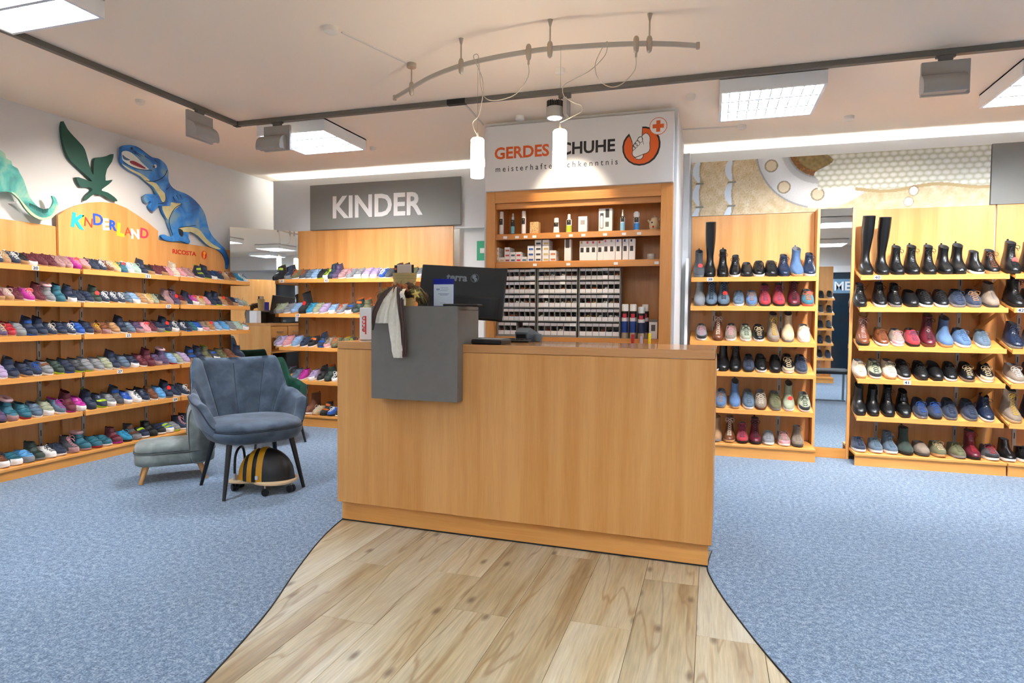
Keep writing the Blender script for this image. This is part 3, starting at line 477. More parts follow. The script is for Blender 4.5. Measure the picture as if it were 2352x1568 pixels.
# ---------------------------------------------------------------- signs
t = empty('kinder_sign', (-3.318,5.985,2.10), label='grey sign board with white KINDER letters', cat='sign')
B().box(-.905,.875,-.015,.012,0,.487,.002).obj('board', mat('sign_grey','86857F',.6), t)
o = text('lettering','KINDER',.325, M_card, (-.095,-.017,.222), RB, t, bold=.026, ext=.002); o.scale = (.93,1,1)
t = empty('shop_name_sign', (-1.015,4.86,2.175), label='white board with GERDES SCHUHE name and orange foot emblem over the cabinet', cat='sign')
B().box(-.738,.732,-.055,.0,0,.515,.002).obj('board', mat('sign_white','DAD7D3',.45), t)
M_lk = mat('emblem_white','E0DBD5',.5)
o = text('lettering_orange','GERDES',.119, M_orange, (-.662,-.0565,.292), RB, t, bold=.026, ext=.0008, align='LEFT'); o.scale = (1.07,1.06,1)
o = text('lettering_black','SCHUHE',.119, M_inkb, (.302,-.0565,.292), RB, t, bold=.026, ext=.0008, align='RIGHT'); o.scale = (1.06,1.06,1)
o = text('lettering_small','m e i s t e r h a f t e   f a c h k e n n t n i s',.058, M_inkb, (-.652,-.0565,.171), RB, t, ext=.0006, align='LEFT'); o.name = 'lettering'; o.scale = (.99,1.1,1)
SG = t
# emblem: drawn in a 1568 px crop (120 px wide) -> metres on the board
def em(a,b): return ((a-690)/1568*.407, -(b-870)/1568*.416)
def em_poly(name, pts, d, m, par, smooth=0):
    P = [em(*p) for p in pts]
    if smooth: P = catmull(P,4)
    return B().prism(P, lambda p:(p[0],-d,p[1]), lambda p:(p[0],-d+.0006,p[1])).obj(name, m, par)
em0 = link('emblem', None, SG, (.497,-.0555,.275)) if False else None
emb = B().prism([em(*p) for p in [(705,330),(800,335),(900,365),(1010,420),(1110,510),(1190,640),(1225,800),(1220,930),(1170,1100),(1070,1250),(930,1350),(780,1400),(640,1412),(480,1380),(330,1290),(220,1160),(155,1000),(145,850),(180,690),(250,580),(338,495),(345,520),(390,620),(430,720),(450,830),(460,900),(560,900),(690,700)]], lambda p:(p[0],-.0006,p[1]), lambda p:(p[0],0,p[1])).obj('emblem', M_inkb, SG, loc=(.497,-.0555,.275))
em_poly('emblem_ring',[(720,380),(800,385),(900,415),(1000,480),(1090,570),(1150,680),(1175,800),(1170,930),(1120,1070),(1030,1210),(900,1310),(780,1355),(640,1365),(490,1335),(360,1255),(265,1145),(205,1000),(192,860),(225,720),(280,630),(340,570),(400,680),(435,800),(450,1000),(700,1000),(710,600)],.0012,M_orange,emb)
em_poly('foot',[(800,512),(850,525),(900,575),(935,640),(940,720),(928,800),(935,880),(940,960),(910,1040),(840,1085),(760,1105),(750,1180),(700,1235),(620,1245),(550,1225),(505,1180),(450,1130),(425,1070),(430,1010),(445,975),(425,920),(435,860),(470,800),(520,750),(560,700),(590,640),(640,605),(700,610),(730,550)],.0018,M_inkb,emb)
em_poly('foot',[(800,528),(845,540),(890,585),(920,645),(925,720),(913,800),(920,880),(925,955),(898,1028),(835,1070),(740,1092),(640,1130),(520,1165),(462,1122),(441,1065),(445,1010),(462,985),(445,930),(452,870),(485,810),(535,755),(575,705),(605,650),(645,622),(695,625),(735,570)],.0024,M_lk,emb)
em_poly('heel',[(520,1190),(640,1150),(738,1110),(735,1170),(690,1220),(620,1230),(560,1215)],.0024,M_lk,emb)
M_il = M_inkb
for cx,cy,r in ((655,690,72),(585,785,62),(525,850,55),(475,915,45)):
    P = [em(cx+r*cos(a*pi/10),cy+r*1.15*sin(a*pi/10)) for a in range(21)]
    B().tube([(p[0],-.0026,p[1]) for p in P], .0016, 4).obj('toe_outline', M_il, emb)
B().tube([(em(*p)[0],-.0026,em(*p)[1]) for p in ((700,610),(718,700),(742,790),(760,830))], .0016, 4).obj('toe_outline', M_il, emb)
P = [(cos(a*pi/18)*.064,sin(a*pi/18)*.064) for a in range(36)]
c2 = (em(1155,355)[0],em(1155,355)[1])
B().prism(P, lambda p:(p[0],-.0006,p[1]), lambda p:(p[0],0,p[1])).obj('emblem_disc', M_orange, emb, loc=(c2[0],-.0024,c2[1]))
B().prism([(a*.93,b*.93) for a,b in P], lambda p:(p[0],-.0006,p[1]), lambda p:(p[0],0,p[1])).obj('emblem_disc', M_lk, emb, loc=(c2[0],-.003,c2[1]))
B().box(-.041,.041,-.0006,0,-.0145,.0145).box(-.0145,.0145,-.0007,0,-.041,.041).obj('emblem_cross', M_orange, emb, loc=(c2[0],-.0036,c2[1]))
# grey board right of the leather photograph
box('grey_sign', 2.118,3.3,5.99,6.02,2.103,2.585, mat('sign_grey','8E8D89',.35), label='plain grey sign board at the right edge above shelf 42', cat='sign', b=.001)
# first-aid sign
t = empty('first_aid_sign', (-2.205,6.138,1.85), label='green first-aid sign with white cross, half hidden behind the cabinet', cat='sign')
B().box(-.12,.12,-.003,0,-.1,.1).obj('plate', mat('sign_green','1E9A6C',.5), t)
B().box(-.085,.085,-.0045,-.003,-.026,.026).box(-.026,.026,-.0046,-.003,-.085,.085).obj('cross', M_card, t)
# printed leather photograph (flat print made of vertex colours)
def print_col(u, v):                       # u 0..1 across 2.29 m, v 0..1 up .476 m ; works in photo pixels of the crop (90..2125, 935..1300)
    X = u*690; Y = (1-v)*142               # px
    n = noise.noise(Vector((X*.06,Y*.06,0)))*.5+noise.noise(Vector((X*.22,Y*.22,3)))*.35
    c = Vector((.83,.74,.58))+Vector((.10,.13,.17))*max(-.8,min(1,n*1.6))
    cell = noise.noise(Vector((X*.33,Y*.33,9)))
    if cell > .18 and X < 170: c -= Vector((.10,.12,.16))*min(1,(cell-.18)*5)
    # metal ring
    cx,cy = 322,-28; r = sqrt((X-cx)**2+(Y-cy)**2)
    if 82 < r < 162:
        t_ = (r-82)/80; c = Vector((.80,.80,.79))+Vector((.14,.14,.14))*sin(t_*pi)+Vector((.04,.04,.03))*noise.noise(Vector((X*.5,Y*.5,1)))
        if r > 158 or r < 86: c *= .72
        if 86 < r < 100: c *= .86
        if X > 350 or (X > 290 and Y > 90): c = c.lerp(Vector((.93,.92,.88)), .6)
    elif r <= 82:
        c = Vector((.56,.47,.28))+Vector((.12,.1,.06))*noise.noise(Vector((X*.12,Y*.12,5)))
        if r > 68: c = Vector((.48,.30,.08))+Vector((.35,.25,.1))*max(0,noise.noise(Vector((X*.3,Y*.2,5))))
    for (a,b) in ((200,20),(232,76),(313,98)):
        d = sqrt((X-a)**2+(Y-b)**2)
        if d < 15: c = Vector((.87,.80,.66))*(1+.06*noise.noise(Vector((X*.4,Y*.4,2))))
        if 13 < d < 16.5: c = Vector((.58,.52,.40))
    # woven band on the right
    edge = 318+ (18*sin(Y*.10)+ (Y-60)*-.25 if Y < 60 else 18*sin(6)+ (Y-60)*-.0)
    low = 92+ max(0,(560-X))*-.0 if X > 330 else 75
    if X > edge and Y < 88+6*sin(X*.03):
        q = Y/13.; rw = int(q); p = X/19.+.5*(rw%2); dx = (p%1)-.5; dy = (q%1)-.5
        k = 1-min(1,(dx*dx*2.6+dy*dy*3.2)*1.5)
        c = Vector((.76,.76,.66)).lerp(Vector((.95,.95,.91)), k**.6)*(1+.03*noise.noise(Vector((X*.2,Y*.2,7))))
    elif X > edge and Y < 96+6*sin(X*.03) and X > 400: c = Vector((.70,.60,.40))
    # stitches
    for sx,amp in ((18,1),(101,1)):
        yy = (Y+8) % 62; bx_ = sx-8*sin(yy/62*pi)
        if abs(X-bx_) < 8.5*sin(min(1,max(0,yy/62))*pi)**.5: c = Vector((.88,.92,.95))
        elif abs(X-bx_-8) < 4: c *= .82
        if yy < 5 and abs(X-sx-2) < 11: c = Vector((.42,.42,.36))
    for yy in (100,126):
        d = ((X-530+(yy-100)*.4)/9)**2+((Y-yy)/10)**2
        if d < 1: c = Vector((.9,.91,.9))
        elif d < 1.7: c = c*.78
    return [max(0,min(1,q)) for q in c]
from mathutils import noise
def leather_print():
    W,H,nx,ny = 2.298,.482,460,96
    vs = [(i/nx*W,-.0015,j/ny*H) for i in range(nx+1) for j in range(ny+1)]
    fs = [(i*(ny+1)+j,(i+1)*(ny+1)+j,(i+1)*(ny+1)+j+1,i*(ny+1)+j+1) for i in range(nx) for j in range(ny)]
    me = bpy.data.meshes.new('print'); me.from_pydata(vs, [], fs)
    ca = me.color_attributes.new('col','FLOAT_COLOR','POINT')
    buf = []
    for i in range(nx+1):
        for j in range(ny+1):
            c = print_col(i/nx,j/ny); buf += list(lin(tuple(q*255 for q in c)))
    ca.data.foreach_set('color', buf)
    m = mat('leather_photo_print','FFFFFF',.5)
    at = m.node_tree.nodes.new('ShaderNodeVertexColor'); at.layer_name = 'col'
    m.node_tree.links.new(at.outputs[0], m.node_tree.nodes['Principled BSDF'].inputs['Base Color'])
    me.materials.append(m)
    t = empty('leather_photo', (-.186,6.0,2.099), label='wide cream close-up photo of stitched leather and eyelet above the right shelves', cat='picture')
    link('print', me, t); B().box(0,W,0,.018,0,H,.001).obj('board', M_white, t)
leather_print()

# ---------------------------------------------------------------- wall figures on the left
def cutout(pts, x0, x1, smooth=3):
    P = catmull(pts, smooth) if smooth else pts
    return B().prism(P, lambda p:(x0,p[0],p[1]), lambda p:(x1,p[0],p[1]))
def cen(pts): return Vector((0,sum(p[0] for p in pts)/len(pts),sum(p[1] for p in pts)/len(pts)))
def paintmat(name, a, b, c, s=6):
    m = mat(name, a, .55); nt = m.node_tree; N = nt.nodes.new
    tc = N('ShaderNodeTexCoord'); n = N('ShaderNodeTexNoise'); n.inputs['Scale'].default_value = s; n.inputs['Detail'].default_value = 5; n.inputs['Distortion'].default_value = .6
    r = N('ShaderNodeValToRGB'); e = r.color_ramp.elements; e[0].position = .36; e[0].color = lin(a); e[1].position = .66; e[1].color = lin(c); x = e.new(.5); x.color = lin(b)
    nt.links.new(tc.outputs['Object'], n.inputs['Vector']); nt.links.new(n.outputs[0], r.inputs[0]); nt.links.new(r.outputs[0], nt.nodes['Principled BSDF'].inputs['Base Color'])
    return m
M_rex = paintmat('rex_blue','1F5A9E','2E86CF','7C9DAE'); M_bel = paintmat('rex_yellow','C9BE86','D8CC92','BDB58C')
M_dark = mat('paint_dark','14202C',.6)
rex = empty('dinosaur_cutout', (-4.94,4.95,1.9), label='blue flat dinosaur cut-out with open toothy mouth on the left wall', cat='decoration')
def on(parent, b, name, m, smooth=False):
    o = b.obj(name, m, parent, smooth=smooth); o.location = -Vector(parent.location); return o
on(rex, cutout(POLY['rex'],-4.945,-4.921,2), 'body', M_rex)
for k in ('rex_b1','rex_b2','rex_b3','rex_b4'): on(rex, cutout(POLY[k],-4.921,-4.9195,2), 'belly_patch', M_bel)
on(rex, cutout(POLY['rex_mouth'],-4.921,-4.9188,2), 'teeth', mat('tooth_white','DDE3DA',.5))
on(rex, cutout(POLY['rex_throat'],-4.9188,-4.9182,2), 'throat', mat('throat_red','8E1F35',.5))
on(rex, cutout(POLY['rex_tongue'],-4.9188,-4.9182,2), 'gum', mat('gum_blue','46617E',.5))
on(rex, cutout(POLY['rex_patch'],-4.921,-4.9185,2), 'shadow_gap_paint', M_dark)
# separate teeth over the gums
g = B()
Pm = POLY['rex_mouth']
for a,b_,dr in ((2,5,-1),(8,6,1)):
    q0,q1 = Vector(Pm[a]),Vector(Pm[b_])
    for k in range(11):
        p = q0.lerp(q1,k/11); q = q0.lerp(q1,(k+.75)/11); mid = (p+q)/2+Vector((-.006,dr*.024*(1-k/22)))
        g.add([(-4.9178,p.x,p.y),(-4.9178,q.x,q.y),(-4.9178,mid.x,mid.y)],[(0,1,2)])
on(rex, g, 'tooth_row', mat('tooth_ivory','F1EEDD',.5))
ey,pu,no = POLY['rex_eye']
for (c_,r,m,x,nm) in ((ey,.015,M_card,-4.9165,'eye'),(pu,.009,M_dark,-4.9155,'pupil'),(no,.011,M_dark,-4.9165,'nostril')):
    on(rex, B().prism([(c_[0]+r*cos(a*pi/9),c_[1]+r*1.1*sin(a*pi/9)) for a in range(18)], lambda p,x=x:(-4.921,p[0],p[1]), lambda p,x=x:(x-.001,p[0],p[1])), nm, m)
for k in range(1,6): on(rex, B().tube([(-4.9195,p[0],p[1]) for p in catmull(POLY['rex_l%d'%k],3,False)], .003, 5), 'painted_line', M_dark)
for k in range(8):
    a,b_ = [Vector(p) for p in POLY['rex_s%d'%k]]
    on(rex, B().tube([(-4.920,*a),(-4.9195,*(a.lerp(b_,.5))),(-4.920,*b_)], .005, 5, .001), 'painted_line', mat('paint_navy','1B3C6E',.6))
M_tail = paintmat('dino_green','1D6E66','45A79B','9CC3A6',5)
tl = empty('dinosaur_tail_cutout', (-4.87,3.0,2.1), label='green flat dinosaur tail standing off the left wall at the photo edge', cat='decoration')
on(tl, cutout(POLY['tail'],-4.885,-4.868,2), 'body', M_tail)
on(tl, cutout(POLY['tail_b'],-4.868,-4.8665,2), 'belly_patch', mat('dino_cream','CBD8A6',.55,noise=.08,nscale=12))
g = B()
for k in range(17):
    a,b_ = POLY['tail_s'][2*k:2*k+2]; g.tube([(-4.867,*a),(-4.8665,*b_)], .0035, 5, .001)
on(tl, g, 'painted_line', mat('paint_teal','15574F',.6))
for yy,zz in ((3.1,2.2),(3.35,1.98)): on(tl, B().tube([(-4.97,yy,zz),(-4.88,yy,zz)], .008, 8), 'spacer', M_white)
pt = empty('leaf_cutout', (-4.95,4.0,2.3), label='dark green flat plant-leaf cut-out between the dinosaurs', cat='decoration')
on(pt, cutout(POLY['plant'],-4.955,-4.93,2), 'leaf_shape', mat('leaf_green','0F4A3C',.55,noise=.12,nscale=8))
for yy,zz in ((3.98,2.30),(4.0,2.16)): on(pt, B().tube([(-4.97,yy,zz),(-4.95,yy,zz)], .01, 8), 'spacer', M_white)
# ---------------------------------------------------------------- shoes
CN = dict(nv='navy',bk='black',gy='grey',dg='dark grey',wh='white',cr='cream',be='beige',tn='tan',br='brown',ma='maroon',rd='red',pk='pink',rs='dusty pink',mg='magenta',pu='purple',li='lilac',lb='light blue',bl='blue',tl='teal',mt='mint',sg='sage',ol='olive',gn='dark green',cy='cyan',lm='lime',ye='yellow',gu='tan',bg='blue-grey',tp='taupe',sb='denim',sk='sky blue',co='coral')
CN['or'] = 'orange'
CH = dict(nv='1F2D48',bk='16171A',gy='8E8F93',dg='4A4B4F',wh='EDEBE6',cr='DDD0BC',be='D9BF96',tn='B98A5C',br='7A4527',ma='6A2230',rd='B3202E',pk='E7A0A8',rs='B98E8C',mg='C3269B',pu='5A4466',li='BBA4CB',lb='8FB2D8',bl='1F56B0',tl='2B6E80',mt='B9D3C4',sg='A9AE90',ol='6C6A48',gn='2C4038',cy='2596BE',lm='B5D62E',ye='E9B81C',gu='C79A68',bg='5F7488',tp='93816F',sb='5577A4',sk='5FA8DE',co='E8705A')
CH['or'] = 'E0702A'
for k_ in list(CH):
    f_ = {'wh':.97,'cr':.92,'gu':.92,'bk':.8,'nv':.86}.get(k_,.85)
    CH[k_] = ''.join('%02X'%int(int(CH[k_][i:i+2],16)*f_) for i in (0,2,4))
def smat(c, kind):
    if kind == 'sole': return mat('sole_'+CN[c].replace(' ','_'), CH[c], .55, noise=.04, nscale=30)
    if kind == 'lace': return mat('lace_'+CN[c].replace(' ','_'), CH[c], .85)
    if kind == 'gloss': return mat('leather_'+CN[c].replace(' ','_'), CH[c], .3, noise=.10, nscale=22, bump=.15, bscale=60)
    return mat('suede_'+CN[c].replace(' ','_'), CH[c], .75, noise=.14, nscale=35, sheen=.15, bump=.3, bscale=300)
# rings: (front y, front z, back y, back z, width) as fractions of the length, toe towards -y
LOW = [(-.475,.07,.475,.07,.96),(-.485,.115,.485,.13,1.0),(-.465,.155,.487,.18,.98),(-.42,.19,.485,.22,.94),(-.34,.22,.48,.245,.90),(-.24,.255,.475,.265,.84),(-.14,.30,.47,.285,.77),(-.05,.345,.465,.31,.69),(.0,.375,.46,.33,.62)]
HIG = LOW[:7]+[(-.06,.35,.465,.34,.70),(-.02,.42,.46,.42,.64),(.02,.50,.455,.50,.60),(.04,.56,.46,.57,.60)]
LBT = LOW[:7]+[(-.07,.36,.46,.36,.70),(-.01,.45,.455,.45,.64),(.03,.55,.45,.55,.60),(.04,.65,.455,.65,.61),(.03,.75,.46,.77,.63)]
CHE = LOW[:6]+[(-.15,.29,.47,.29,.78),(-.08,.35,.465,.35,.70),(-.02,.44,.455,.44,.62),(.02,.55,.45,.55,.60),(.02,.65,.46,.65,.62),(.01,.70,.465,.74,.63)]
TAL = CHE[:9]+[(.04,.6,.44,.6,.62),(.02,.8,.47,.8,.72),(-.02,1.1,.5,1.1,.86),(-.03,1.4,.5,1.4,.9),(-.03,1.72,.48,1.66,.88)]
SLI = LOW[:6]+[(-.14,.30,.47,.285,.76),(-.08,.33,.465,.31,.68)]
KLO = [(-.475,.08,.475,.08,.96),(-.485,.14,.485,.15,1.0),(-.46,.20,.487,.21,.99),(-.41,.245,.485,.25,.96),(-.32,.28,.48,.285,.92),(-.22,.32,.475,.31,.86),(-.12,.37,.47,.34,.79),(-.04,.415,.465,.37,.71),(.0,.44,.46,.39,.65)]
KHI = KLO[:7]+[(-.06,.43,.47,.42,.72),(-.02,.50,.465,.50,.68),(.01,.58,.46,.58,.66),(.02,.65,.465,.66,.67)]
KTA = KLO[:7]+[(-.06,.44,.47,.43,.74),(-.02,.54,.47,.54,.72),(.0,.68,.47,.68,.72),(-.01,.82,.47,.84,.74)]
class Surf:
    def __init__(s, R, L, W): s.R = R; s.L = L; s.W = W/2; s.n = len(R)-1
    def ring(s, u):
        u = max(0,min(s.n,u)); i = min(int(u),s.n-1); f = u-i
        return [a+(b-a)*f for a,b in zip(s.R[i],s.R[i+1])]
    def pt(s, u, th, off=0):
        fy,fz,by,bz,w_ = s.ring(u); cy,cz = (fy+by)/2,(fz+bz)/2; ay,az = (fy-by)/2,(fz-bz)/2
        c_,s_ = cos(th),sin(th)
        k = 1-.13*max(0,-c_)*(1 if u < 5 else .3)
        cc = (abs(c_)**.86)*(1 if c_ >= 0 else -1); ss = (abs(s_)**.86)*(1 if s_ >= 0 else -1)
        x = s.W*w_*ss*k; y = (cy+ay*cc)*s.L; z = (cz+az*cc)*s.L
        if off: x += off*s_; y -= off*c_*.7; z += off*.6
        return (x,y,z)
    def front(s, u, x, off=0):          # front surface at level u and lateral offset x (fraction of the ring width)
        th = math.asin(max(-.99,min(.99,abs(x)**(1/.86))))*(1 if x >= 0 else -1)
        return s.pt(u, th, off)
NT = 18
def shoe_parts(kind, R, L, W, lace=None, strap=None, sole=.085, chunky=0, bow=True, extra=None):
    """dict name -> list of meshes (each becomes a part)"""
    S_ = Surf(R,L,W); P = {}
    g = B(); rr = [[S_.pt(u,2*pi*k/NT) for k in range(NT)] for u in range(S_.n+1)]
    # thickness at the collar
    top = rr[-1]; c = Vector((0,sum(p[1] for p in top)/NT,0))
    rim = [(p[0]*.9,c.y+(p[1]-c.y)*.93,p[2]+.0015) for p in top]
    g.rings(rr+[rim], cap0=True, cap1=False); P['upper'] = [g.mesh('upper', PH, True, ang=50)]
    g = B(); ins = [rim]
    for k in range(1,4): ins.append([(p[0]*(1-.04*k),c.y+(p[1]-c.y)*(1-.03*k),p[2]-.28*L*k/3*(1 if len(R) < 10 else 1.2)) for p in rim])
    g.rings(ins, cap0=False, cap1=True); P['lining'] = [g.mesh('lining', PH, True, ang=60, recalc=False)]
    g = B(); sr = []
    for z,e in ((0,-.03),(.012,.01),(sole*.55,.025),(sole,.02),(sole+.006,-.015)):
        ring = []
        for k in range(NT+6):
            th = 2*pi*k/(NT+6); x,y,zz = S_.pt(.2,th); f = max(0,-y/(L*.5)); f = f**4
            m_ = 1+e*1.6+chunky*.03; waist = 1-.10*math.exp(-((y/L-.08)/.13)**2)
            ring.append((x*m_*waist,y*(1+e),z*L+(.035*L*f if z < .05 else .012*L*f)))
        sr.append(ring)
    g.rings(sr); P['sole'] = [g.mesh('sole', PH, True, ang=35)]
    g = B()
    tx,ty,tz = S_.pt(S_.n, pi)
    g.box(-.006,.006,ty-.004,ty+.003,tz-.02,tz+(.012 if L > .2 else .006),.001); P['pull_tab'] = [g.mesh('pull_tab', PH)]
    if lace:
        u0,u1,n,hw = lace; g = B(); r = .0019 if L > .2 else .0017
        for k in range(n):
            u = u0+(u1-u0)*k/max(1,n-1); du = (u1-u0)/n*.55
            for sg in (-1,1):
                pts = [S_.front(u+du*sg*t*.9-abs(t)**2*.12, t*hw, r*1.3+.001) for t in (-1,-.5,0,.5,1)]
                g.tube(pts, r, 4)
        if bow:
            a = Vector(S_.front(u1, 0, .004))
            for sg in (-1,1):
                q = W*.30
                loop = [a, a+Vector((sg*q*.6,-.010,.012)), a+Vector((sg*q*1.2,-.014,.004)), a+Vector((sg*q*1.15,-.018,-.014)), a+Vector((sg*q*.5,-.014,-.006)), a+Vector((0,-.004,0))]
                g.tube(catmull([tuple(p) for p in loop],2,False), r, 4)
                g.tube([tuple(a),tuple(a+Vector((sg*q*.5,-.018,-.008))),tuple(a+Vector((sg*q*.9,-.03,-.026)))], r, 4)
        P['laces'] = [g.mesh('laces', PH, True)]
        # tongue
        g = B(); fr = []
        for u in [u0-.3+(u1+.25-u0+.3)*k/6 for k in range(7)]:
            fr.append([S_.front(u, t*.34, .0012) for t in (-1,-.5,0,.5,1)])
        tp = fr[-1]; fr.append([(p[0]*.9,p[1]+.004,p[2]+.10*L*.6) for p in tp])
        g.grid(lambda a,b: fr[round(a*7)][round(b*4)], 7, 4); P['tongue'] = [g.mesh('tongue', PH, True, recalc=True)]
    if strap:
        P['strap'] = []
        for (u0,u1,dr) in strap:
            g = B(); n = 8
            def fn(a,b):
                x = (a*2-1)*.93; u = u0+(u1-u0)*b-dr*abs(x)**2.2
                e = a in (0,1) or b in (0,1)
                return S_.front(u, x, -.001 if e else .0035)
            def fn2(a,b):
                aa = [0,.002,.12,.25,.38,.5,.62,.75,.88,.998,1][round(a*10)]; bb = [0,.06,.94,1][round(b*3)]
                x = (aa*2-1)*.93; u = u0+(u1-u0)*bb-dr*abs(x)**2.2
                return S_.front(u, x, -.001 if (aa in (0,1) or bb in (0,1)) else .0035)
            g.grid(fn2, 10, 3); P['strap'].append(g.mesh('strap', PH, True, ang=50))
    # toe cap
    g = B(); rows_ = []
    for u in (.1,1,2,2.7): rows_.append([S_.pt(u,(-62+124*k/10)*pi/180,.0016) for k in range(11)])
    g.grid(lambda a,b: rows_[round(a*3)][round(b*10)], 3, 10); P['toe_cap'] = [g.mesh('toe_cap', PH, True, recalc=True)]
    if extra == 'gore':
        P['elastic_panel'] = []
        for sd in (-1,1):
            g = B(); n = S_.n; rw = []
            for i,u in enumerate((n-4.2,n-3,n-2,n-1,n-.05)):
                hwid = (10,20,24,27,30)[i]
                rw.append([S_.pt(u,sd*(95+hwid*(k/4*2-1))*pi/180,.0015) for k in range(5)])
            g.grid(lambda a,b: rw[round(a*4)][round(b*4)], 4, 4); P['elastic_panel'].append(g.mesh('elastic_panel', PH, True))
    if extra == 'zip':
        g = B(); rw = [[S_.front(u, t, .002) for t in (-.10,0,.10)] for u in [4.2+(S_.n-.1-4.2)*k/6 for k in range(7)]]
        g.grid(lambda a,b: rw[round(a*6)][round(b*2)], 6, 2); P['zipper'] = [g.mesh('zipper', PH, True)]
    if extra == 'fur':
        g = B(); pts = [(p[0]*1.0,p[1],p[2]+.002) for p in top]; g.tube(pts+[pts[0],pts[1]], .011, 6); P['fur_collar'] = [g.mesh('fur_collar', PH, True)]
    # round size tag
    g = B(); q = S_.front(min(S_.n-.3,6.5), .25, .006)
    g.lathe([(.001,-.001),(.019,-.001),(.019,.001),(.001,.001)], 14); g.T = None
    M_ = Matrix.Translation(q) @ Matrix.Rotation(radians(62),4,'X')
    g.v = [tuple(M_@Vector(p)) for p in g.v]; P['tag'] = [g.mesh('tag', PH)]
    return P
PH = mat('placeholder','808080')
A = dict(L=.27, W=.098); Kd = dict(L=.165, W=.070)
LIB = {}
def lib(t, fur):
    k = t+('f' if fur else '')
    if k in LIB: return LIB[k]
    e = 'fur' if fur else None
    if t == 'kl': p = shoe_parts(t, KLO, **Kd, lace=(3.6,7.2,4,.42))
    elif t == 'kv': p = shoe_parts(t, KLO, **Kd, strap=[(3.9,5.2,1.5),(5.9,7.4,1.6)])
    elif t == 'kh': p = shoe_parts(t, KHI, **Kd, lace=(3.8,9.0,6,.42), extra=e)
    elif t == 'kb': p = shoe_parts(t, KHI, **Kd, strap=[(4.4,5.8,1.4),(7.6,9.2,.7)], extra=e)
    elif t == 'ks': p = shoe_parts(t, KTA, L=.19, W=.075)
    elif t == 'wb': p = shoe_parts(t, KTA, L=.21, W=.085)
    elif t == 'al': p = shoe_parts(t, LOW, **A, lace=(3.7,7.2,5,.40))
    elif t == 'ah': p = shoe_parts(t, HIG, **A, lace=(3.8,9.2,7,.40))
    elif t == 'ab': p = shoe_parts(t, LBT, **A, lace=(4.2,10.2,9,.40), chunky=1)
    elif t == 'ac': p = shoe_parts(t, CHE, **A, extra='gore')
    elif t == 'at': p = shoe_parts(t, TAL, **A)
    elif t == 'as': p = shoe_parts(t, SLI, **A)
    elif t == 'az': p = shoe_parts(t, HIG, **A, extra='zip')
    elif t == 'ax': p = shoe_parts(t, HIG, **A, strap=[(4.5,5.9,1.2),(7.2,8.6,.7)])
    LIB[k] = p; return p
NAME = dict(kl=('child_shoe','laced kids shoe'),kv=('child_shoe','strap kids shoe'),kh=('child_boot','laced kids boot'),kb=('child_boot','strap kids boot'),ks=('child_boot','tall kids boot'),wb=('child_boot','wool-lined boot'),al=('shoe','low laced shoe'),ah=('ankle_boot','high laced shoe'),ab=('boot','laced boot'),ac=('boot','chelsea boot'),at=('boot','knee-high boot'),az=('ankle_boot','front-zip shoe'),ax=('ankle_boot','strap ankle shoe'))
NAME['as'] = ('shoe','slip-on shoe')
ORD = 'first second third fourth fifth sixth seventh eighth ninth tenth eleventh twelfth thirteenth fourteenth fifteenth sixteenth seventeenth eighteenth nineteenth twentieth'.split()
def ordn(i):
    if i < 20: return ORD[i]
    if i == 29: return 'thirtieth'
    return ('twenty-' if i < 29 else 'thirty-')+ORD[(i+1)%10-1]
ROWL = dict(L1='left wall top shelf',L2='left wall second shelf',L3='left wall third shelf',L4='left wall fourth shelf',L5='left wall fifth shelf',L6='left wall bottom board',
 K1='top shelf under KINDER sign',K2='second shelf under KINDER sign',K3='third shelf under KINDER sign',K4='fourth shelf under KINDER sign',K5='bottom board under KINDER sign')
for q_,w_ in (('A','left of tall mirror'),('B','right of tall mirror'),('C','at right photo edge')):
    for i_,n_ in enumerate(('top shelf','second shelf','third shelf','fourth shelf','fifth shelf','bottom board')): ROWL[q_+str(i_+1)] = n_+' '+w_
GRP = dict(L='children\'s shoes on the left wall',K='children\'s shoes under the KINDER sign',A='women\'s shoes on shelf unit 38',B='women\'s shoes on shelf unit 40',C='women\'s shoes on shelf unit 42')
FZ = dict(L=LF,K=KF,A=AF,B=RF,C=RF); BZ = dict(L=.085,K=.113,A=.108,B=.10,C=.10)
def part_copy(proto_name, me, m, parent, lab=None):
    o = bpy.data.objects.new(proto_name, me); COL.objects.link(o); o.parent = parent
    sl = o.material_slots[0]; sl.link = 'OBJECT'; sl.material = m
    if lab: o['label'] = lab
    return o
rnd = random.Random(4)
